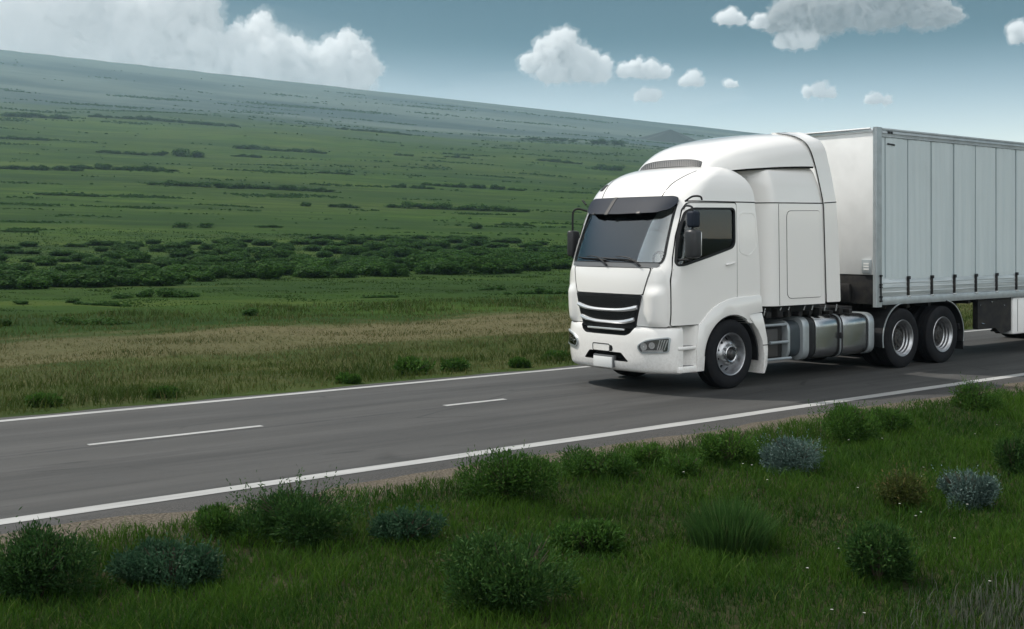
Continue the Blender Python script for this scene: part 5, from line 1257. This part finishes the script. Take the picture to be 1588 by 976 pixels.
def thicket(px, py, wp, hp, label, group='thickets scattered over the meadow'):
    """a long low thicket: one thing, its bushes grown together"""
    x_, y_, z_, D_ = at(px, py); s = D_ / 1800; n = max(2, int(wp / (hp * 1.5))); C_ = []; Q_ = []; T_ = []; off = 0
    for i in range(n):
        xx = (i + .5) / n - .5 + random.uniform(-.3, .3) / n; hh = hp * s * random.uniform(.6, 1.12) * (1 - .5 * (2 * abs(xx)) ** 3); ww = wp * s / n * random.uniform(1.3, 2.1)
        co, q_, tn = leaf_cloud(lumpset(1, 1, 1, 8, .34, .5), 1000, .075, .11, .3, .7, .6, True)
        co = co * np.array([ww, ww * .8, hh * 1.1]); lx_ = xx * wp * s; ly_ = random.uniform(-.25, .25) * hp * s * 1.5
        wx, wy = RT.x * lx_ + FW.x * ly_, RT.y * lx_ + FW.y * ly_
        co = co + np.array([wx, wy, hz(x_ + wx, y_ + wy) - z_ - .03]); C_.append(co); Q_.append(q_ + off); T_.append(tn); off += len(co)
    o = toned('thicket', np.concatenate(C_), np.concatenate(Q_), None, np.concatenate(T_), M['bush']); o.location = (x_, y_, z_)
    return tag(o, label, 'thicket', group)
THICK = [
    (142, 504, 112, 15, 'dark low thicket nearest the dry strip at the left'), (247, 461, 122, 15, 'dark thicket just below the scrub belt, left of the middle'), (157, 474, 92, 10, 'narrow thicket between the two dark ones at the left'),
    (280, 243, 76, 14, 'rounded dark thicket standing alone high on the left slope'), (36, 182, 62, 9, 'small thicket at the far left end of the meadow top'), (84, 184, 44, 9, 'short thicket beside the one at the far left of the meadow top'),
    (235, 187, 200, 7, 'long thin line of scrub along the top of the meadow'), (330, 195, 80, 6, 'faint short thicket just under the long line at the meadow top'), (391, 232, 56, 9, 'small thicket right of the rounded one on the left slope'), (384, 244, 44, 6, 'tiny thicket directly below another on the left slope'),
    (462, 236, 88, 7, 'thin thicket running right from the upper slope pair'), (40, 217, 78, 7, 'low thicket by the left edge on the upper slope'), (190, 239, 78, 6, 'thin thicket left of the rounded dark one'),
    (715, 326, 215, 13, 'longest dark hedge-like thicket across the middle slope toward the truck'), (532, 322, 42, 8, 'short dark thicket left of the longest one'), (735, 292, 155, 9, 'long thicket above the longest dark one'),
    (300, 353, 48, 11, 'dark thicket just above the scrub belt at left'), (417, 353, 32, 8, 'small dark thicket just above the scrub belt in the middle'), (60, 264, 130, 10, 'broad scrub patch by the left edge on the middle slope'), (190, 264, 170, 9, 'thin scrub patch right of the broad one by the left edge'),
    (310, 290, 150, 12, 'broken thicket in the middle of the left slope'), (440, 295, 150, 9, 'thin thicket trailing right from the broken one'), (838, 456, 110, 10, 'dark low thicket beside the truck below the scrub belt'), (765, 450, 36, 8, 'small thicket left of the one beside the truck'),
    (590, 462, 56, 8, 'small low thicket below the scrub belt in the middle'), (628, 242, 34, 5, 'tiny thicket high on the right slope'), (711, 245, 40, 5, 'tiny thicket high on the slope nearer the truck'), (938, 263, 44, 12, 'dark thicket just left of the truck roof'), (865, 252, 70, 6, 'thin thicket on the slope left of the truck roof'),
    (580, 205, 120, 5, 'faint far line of scrub at the foot of the hazy hill'), (850, 218, 90, 5, 'faint far scrub near the small cone shaped hill'), (945, 224, 56, 9, 'bluish far trees in a clump left of the truck roof'), (640, 292, 60, 7, 'low thicket left of the long one above the longest'),
    (30, 360, 60, 8, 'low thicket by the left edge just above the scrub belt'), (520, 270, 60, 5, 'slight thicket in the middle of the slope'), (110, 304, 110, 6, 'slight thin thicket on the left of the middle slope'), (800, 350, 60, 6, 'slight thicket above the scrub belt near the truck'), (560, 372, 50, 8, 'low thicket on the top edge of the scrub belt'),
]
for a in THICK: thicket(*a)
for (px, py, wp, hp, lb) in ((386, 490, 30, 12, 'single round dark bush alone below the scrub belt'), (739, 355, 22, 11, 'single round bush alone just above the scrub belt near the truck'), (474, 320, 18, 7, 'single small bush on the slope left of the short dark thicket'), (6, 505, 26, 10, 'single dark bush at the left edge near the dry strip'), (112, 470, 22, 8, 'single small bush left of the narrow thicket'), (33, 472, 26, 8, 'single low bush by the left edge below the scrub belt')):
    bush(px, py, wp, hp, lb, 'single bushes in the meadow')
# the scrub belt: rows of bushes, the nearer ones larger
bot = lambda px: np.interp(px, [0, 120, 300, 480, 640, 760, 880, 960], [447, 446, 438, 430, 428, 424, 418, 416])
top = lambda px: np.interp(px, [0, 120, 300, 500, 680, 800, 880, 960], [384, 382, 374, 371, 368, 376, 384, 388])
cnt = 0
BELT = [(0., 34, 22, 34), (.10, 32, 19, 34), (.22, 30, 17, 32), (.36, 29, 16, 34), (.50, 27, 14, 34), (.66, 26, 12, 32), (.82, 24, 10, 30), (.97, 24, 8, 26)]
for (f, wp, hp, n) in BELT:
    for i in range(n):
        px = -30 + 970 * (i + random.uniform(-.05, 1.05)) / n; py = bot(px) + (top(px) - bot(px)) * (f + random.uniform(-.05, .05))
        if random.random() < (.03 if f < .3 else .08): continue
        k = random.uniform(1.15, 2.2)
        bush(px, py, wp * k, hp * random.uniform(.7, 1.15) * (.60 + .28 * k), ('large rounded green bush in the front rows of the dense scrub belt' if f < .3 else 'low rounded green bush in the back rows of the dense scrub belt'), ('bushes in the front rows of the scrub belt' if f < .3 else 'bushes in the back rows of the scrub belt'), .95); cnt += 1

# ------------------------------------------------------------------ cumulus clouds, far behind the hill
from mathutils import noise as mnoise
CD = 13000.
def cloud_mat(dens, alb=.89):
    m_ = bpy.data.materials.new('cloud_vapour'); m_.use_nodes = True; x_ = NT(m_.node_tree); x_.n.clear()
    v_ = x_.node('ShaderNodeVolumePrincipled'); v_.inputs['Color'].default_value = (alb, alb + .006, alb + .012, 1); v_.inputs['Density'].default_value = dens; v_.inputs['Anisotropy'].default_value = .1
    o_ = x_.node('ShaderNodeOutputMaterial'); x_.l.new(v_.outputs[0], o_.inputs['Volume']); m_.cycles.homogeneous_volume = True
    return m_
def cloud(label, balls, base, dens=1., alb=.885, D=CD, flat=.35, part=None):
    s_ = D / 1800; c0 = sum(b_[0] for b_ in balls) / len(balls) if not part else part['mid']; rs = random.Random(int(c0 * 7))
    bm_ = bmesh.new(); rmean = sum(b_[2] for b_ in balls) / len(balls)
    for (px, py, r) in balls:
        pl = [(px, py, r, rs.uniform(-.5, .5) * r)]
        for k in range(9):                # smaller turrets on every dome
            a = rs.uniform(-.5, math.pi + .5); q_ = rs.uniform(.22, .55); pl.append((px + math.cos(a) * r * .75, py - math.sin(a) * r * .75, r * q_, -rs.uniform(0, .7) * r))
        for (ax_, ay_, ar, dd) in pl:
            bmesh.ops.create_icosphere(bm_, subdivisions=3, radius=ar * s_, matrix=Matrix.Translation(((ax_ - c0) * s_, dd * s_, (base - ay_) * s_)) @ Matrix.Rotation(rs.uniform(0, 3), 4, 'Z'))
    me = bpy.data.meshes.new('cloud'); bm_.to_mesh(me); bm_.free()
    o = bpy.data.objects.new('mist' if part else 'cloud', me); COL.objects.link(o)
    md = o.modifiers.new('r', 'REMESH'); md.mode = 'VOXEL'; md.voxel_size = max(rmean * s_ / 26, .75 * s_); md.use_smooth_shade = True
    dg = bpy.context.evaluated_depsgraph_get(); dg.update(); me2 = bpy.data.meshes.new_from_object(o.evaluated_get(dg)); o.modifiers.clear(); o.data = me2
    n = len(me2.vertices); co = np.empty(n * 3); me2.vertices.foreach_get('co', co); co = co.reshape(-1, 3); nr_ = np.array([v_.normal[:] for v_ in me2.vertices])
    d_ = np.empty(n)
    for i in range(n):
        p_ = Vector(co[i]) / s_; v = 0
        for (wl, am) in ((20, 6.0), (10, 5.0), (5, 3.6), (2.6, 2.2)): v += am * (0.50 - 1.7 * abs(mnoise.noise(p_ / wl + Vector((c0, 0, 0)))))
        d_[i] = v * min(1.2, (rmean / 22) ** .7) * (1.7 if part else 1.)
    co = co + nr_ * (d_ * s_)[:, None]
    z = co[:, 2]; co[:, 2] = np.where(z < 0, z * flat + .25 * z * np.sin(co[:, 0] / s_ * .35 + c0), z)
    me2.vertices.foreach_set('co', co.ravel()); me2.update()
    md = o.modifiers.new('r', 'REMESH'); md.mode = 'VOXEL'; md.voxel_size = max(rmean * s_ / 30, .7 * s_); md.use_smooth_shade = True
    dg = bpy.context.evaluated_depsgraph_get(); dg.update(); me2 = bpy.data.meshes.new_from_object(o.evaluated_get(dg)); o.modifiers.clear(); o.data = me2
    bm_ = bmesh.new(); bm_.from_mesh(me2); seen = set(); isl = []
    for v_ in bm_.verts:
        if v_ in seen: continue
        st = [v_]; seen.add(v_); grp = []
        while st:
            q_ = st.pop(); grp.append(q_)
            for e_ in q_.link_edges:
                w_ = e_.other_vert(q_)
                if w_ not in seen: seen.add(w_); st.append(w_)
        isl.append(grp)
    big_ = max(len(g_) for g_ in isl); drop = [v_ for g_ in isl if len(g_) < big_ for v_ in g_]
    if drop: bmesh.ops.delete(bm_, geom=drop, context='VERTS')
    bm_.to_mesh(me2); bm_.free(); me2.materials.clear(); me2.materials.append(cloud_mat(dens * (.42 if part else 2.4) / (rmean * s_), alb))
    t_ = (c0 - 794) / 1800
    o['mid'] = c0
    o.location = (CAM.x + FW.x * D + RT.x * t_ * D, CAM.y + FW.y * D + RT.y * t_ * D, CAM.z + (372 - base) * s_); o.rotation_euler.z = -HEAD
    if part: o.location = (0, 0, 0); o.rotation_euler.z = 0; o.parent = part; return o
    cloud(None, [(b_[0] + rs.uniform(-.2, .2) * b_[2], b_[1], b_[2] * 1.16) for b_ in balls], base, dens, alb, D, .6, o)
    return tag(o, label, 'cloud', 'cumulus clouds')
CLOUDS = [
    ('broad white cloud bank running out of the top left corner', [(10, 20, 50), (70, 10, 52), (120, 0, 50), (50, 60, 48), (110, 60, 45), (-40, 50, 55), (150, 90, 40), (20, 100, 50)], 150, .8, .865),
    ('large heaped white cloud above the hill, second from the left', [(172, 45, 36), (210, 25, 42), (252, 18, 44), (292, 8, 40), (312, 40, 28), (235, 65, 50), (180, 85, 45), (285, 80, 46), (325, 78, 28)], 140, 1., .87),
    ('white cumulus with a round tower just right of the large heaped cloud', [(404, 48, 20), (390, 76, 32), (420, 80, 28), (362, 88, 28), (446, 80, 22), (460, 74, 11), (400, 108, 40), (445, 108, 35), (350, 118, 30)], 150, .9, .88),
    ('white cumulus tower with a ragged right edge, rightmost of the left bank', [(536, 74, 19), (524, 95, 28), (556, 94, 22), (498, 90, 17), (574, 110, 15), (488, 112, 26), (546, 120, 30)], 150, .9, .88),
    ('heaped white cumulus alone above the middle of the ridge', [(872, 66, 19), (848, 86, 20), (874, 92, 28), (902, 102, 23), (926, 112, 17), (824, 100, 13), (858, 112, 20), (938, 100, 9)], 128, 1., .87),
    ('flat white cloud touching the heaped cumulus above the ridge', [(968, 112, 9), (988, 108, 13), (1010, 110, 13), (1030, 114, 8)], 121, 1.),
    ('small low white cloud nearest above the ridge left of the cab roof', [(1000, 148, 9), (1014, 149, 9), (988, 151, 6)], 156, .8),
    ('little round white cloud between the heaped cumulus and the cab roof', [(1074, 124, 11), (1062, 128, 7), (1084, 129, 6)], 133, .8),
    ('tiny white cloud wisp above the cab roof', [(1130, 131, 6), (1140, 132, 5)], 136, .7),
    ('small white cloud high up, left one of two beside the big dark cloud', [(1120, 30, 9), (1134, 28, 11), (1147, 33, 8)], 38, .9),
    ('small round white cloud right beside the big dark cloud', [(1178, 35, 9), (1170, 39, 6), (1186, 39, 6)], 44, .9),
    ('biggest cloud at the upper right with a grey underside', [(1214, 32, 20), (1236, 24, 25), (1204, 42, 12), (1262, 20, 27), (1292, 24, 24), (1322, 14, 29), (1352, 22, 22), (1384, 12, 28), (1422, 18, 26), (1456, 24, 17), (1478, 24, 10), (1282, 40, 16), (1330, 5, 30), (1400, 0, 30)], 48, 1.6, .60),
    ('white cloud puff hanging under the left end of the biggest cloud', [(1216, 64, 12), (1234, 60, 16), (1252, 62, 14)], 74, .9),
    ('small flat white cloud above the trailer front', [(1252, 144, 8), (1268, 142, 11), (1286, 147, 8)], 151, .9),
    ('small flat white cloud above the trailer roof', [(1348, 156, 6), (1361, 154, 8), (1375, 157, 6)], 161, .9),
    ('white cloud cut by the right edge of the photo', [(1578, 48, 11), (1590, 55, 14), (1574, 60, 8), (1604, 50, 16)], 68, .9),
]
for a in CLOUDS: cloud(*a)
for o in COL.objects:
    if 'mid' in o: del o['mid']
def veil_cloud(label, px, py, rx, ry, depth, tau, D, tilt=0.):
    s_ = D / 1800; bm_ = bmesh.new(); bmesh.ops.create_icosphere(bm_, subdivisions=5, radius=1)
    for v_ in bm_.verts:
        k = 1 + .30 * mnoise.noise(v_.co * 1.6 + Vector((px, 0, 0))) + .16 * mnoise.noise(v_.co * 4.2); v_.co = Vector((v_.co.x * rx, v_.co.y * depth, v_.co.z * ry)) * k * s_
    m_ = cloud_mat(tau / (depth * s_)); o = obj('cloud', bm_, m_, None); t_ = (px - 794) / 1800
    o.location = (CAM.x + FW.x * D + RT.x * t_ * D, CAM.y + FW.y * D + RT.y * t_ * D, CAM.z + (372 - py) * s_); o.rotation_euler = (0, tilt, -HEAD)
    return tag(o, label, 'cloud', 'thin veils of cloud')
veil_cloud('thin pale veil of cloud spread in front of the cloud bank at the upper left', 150, 110, 520, 105, 150, .05, 11000.)
veil_cloud('thin pale veil hanging low under the heaped cumulus above the ridge', 900, 150, 250, 36, 90, .06, 12000.)

# ------------------------------------------------------------------ the air between here and the hill
def haze_box():
    bm_ = bmesh.new(); zt = float(max(v_.co.z for v_ in ground.data.vertices)) + 6; zb = float(min(v_.co.z for v_ in ground.data.vertices)) - 1
    zt = max(zt, 30); box(bm_, CAM.x - 3500, CAM.x + 3500, CAM.y - 3500, CAM.y + 3500, zb, zt)
    m_ = bpy.data.materials.new('haze'); m_.use_nodes = True; x_ = NT(m_.node_tree); x_.n.clear()
    v_ = x_.node('ShaderNodeVolumePrincipled'); v_.inputs['Color'].default_value = (.52, .74, .88, 1); v_.inputs['Density'].default_value = HAZE; v_.inputs['Anisotropy'].default_value = .2
    o_ = x_.node('ShaderNodeOutputMaterial'); x_.l.new(v_.outputs[0], o_.inputs['Volume']); m_.cycles.homogeneous_volume = True
    return tag(obj('haze', bm_, m_, None, smooth=0), 'thin pale haze lying over the far meadow and hillside', 'haze', kind='stuff')
HAZE = .000165
haze_box()
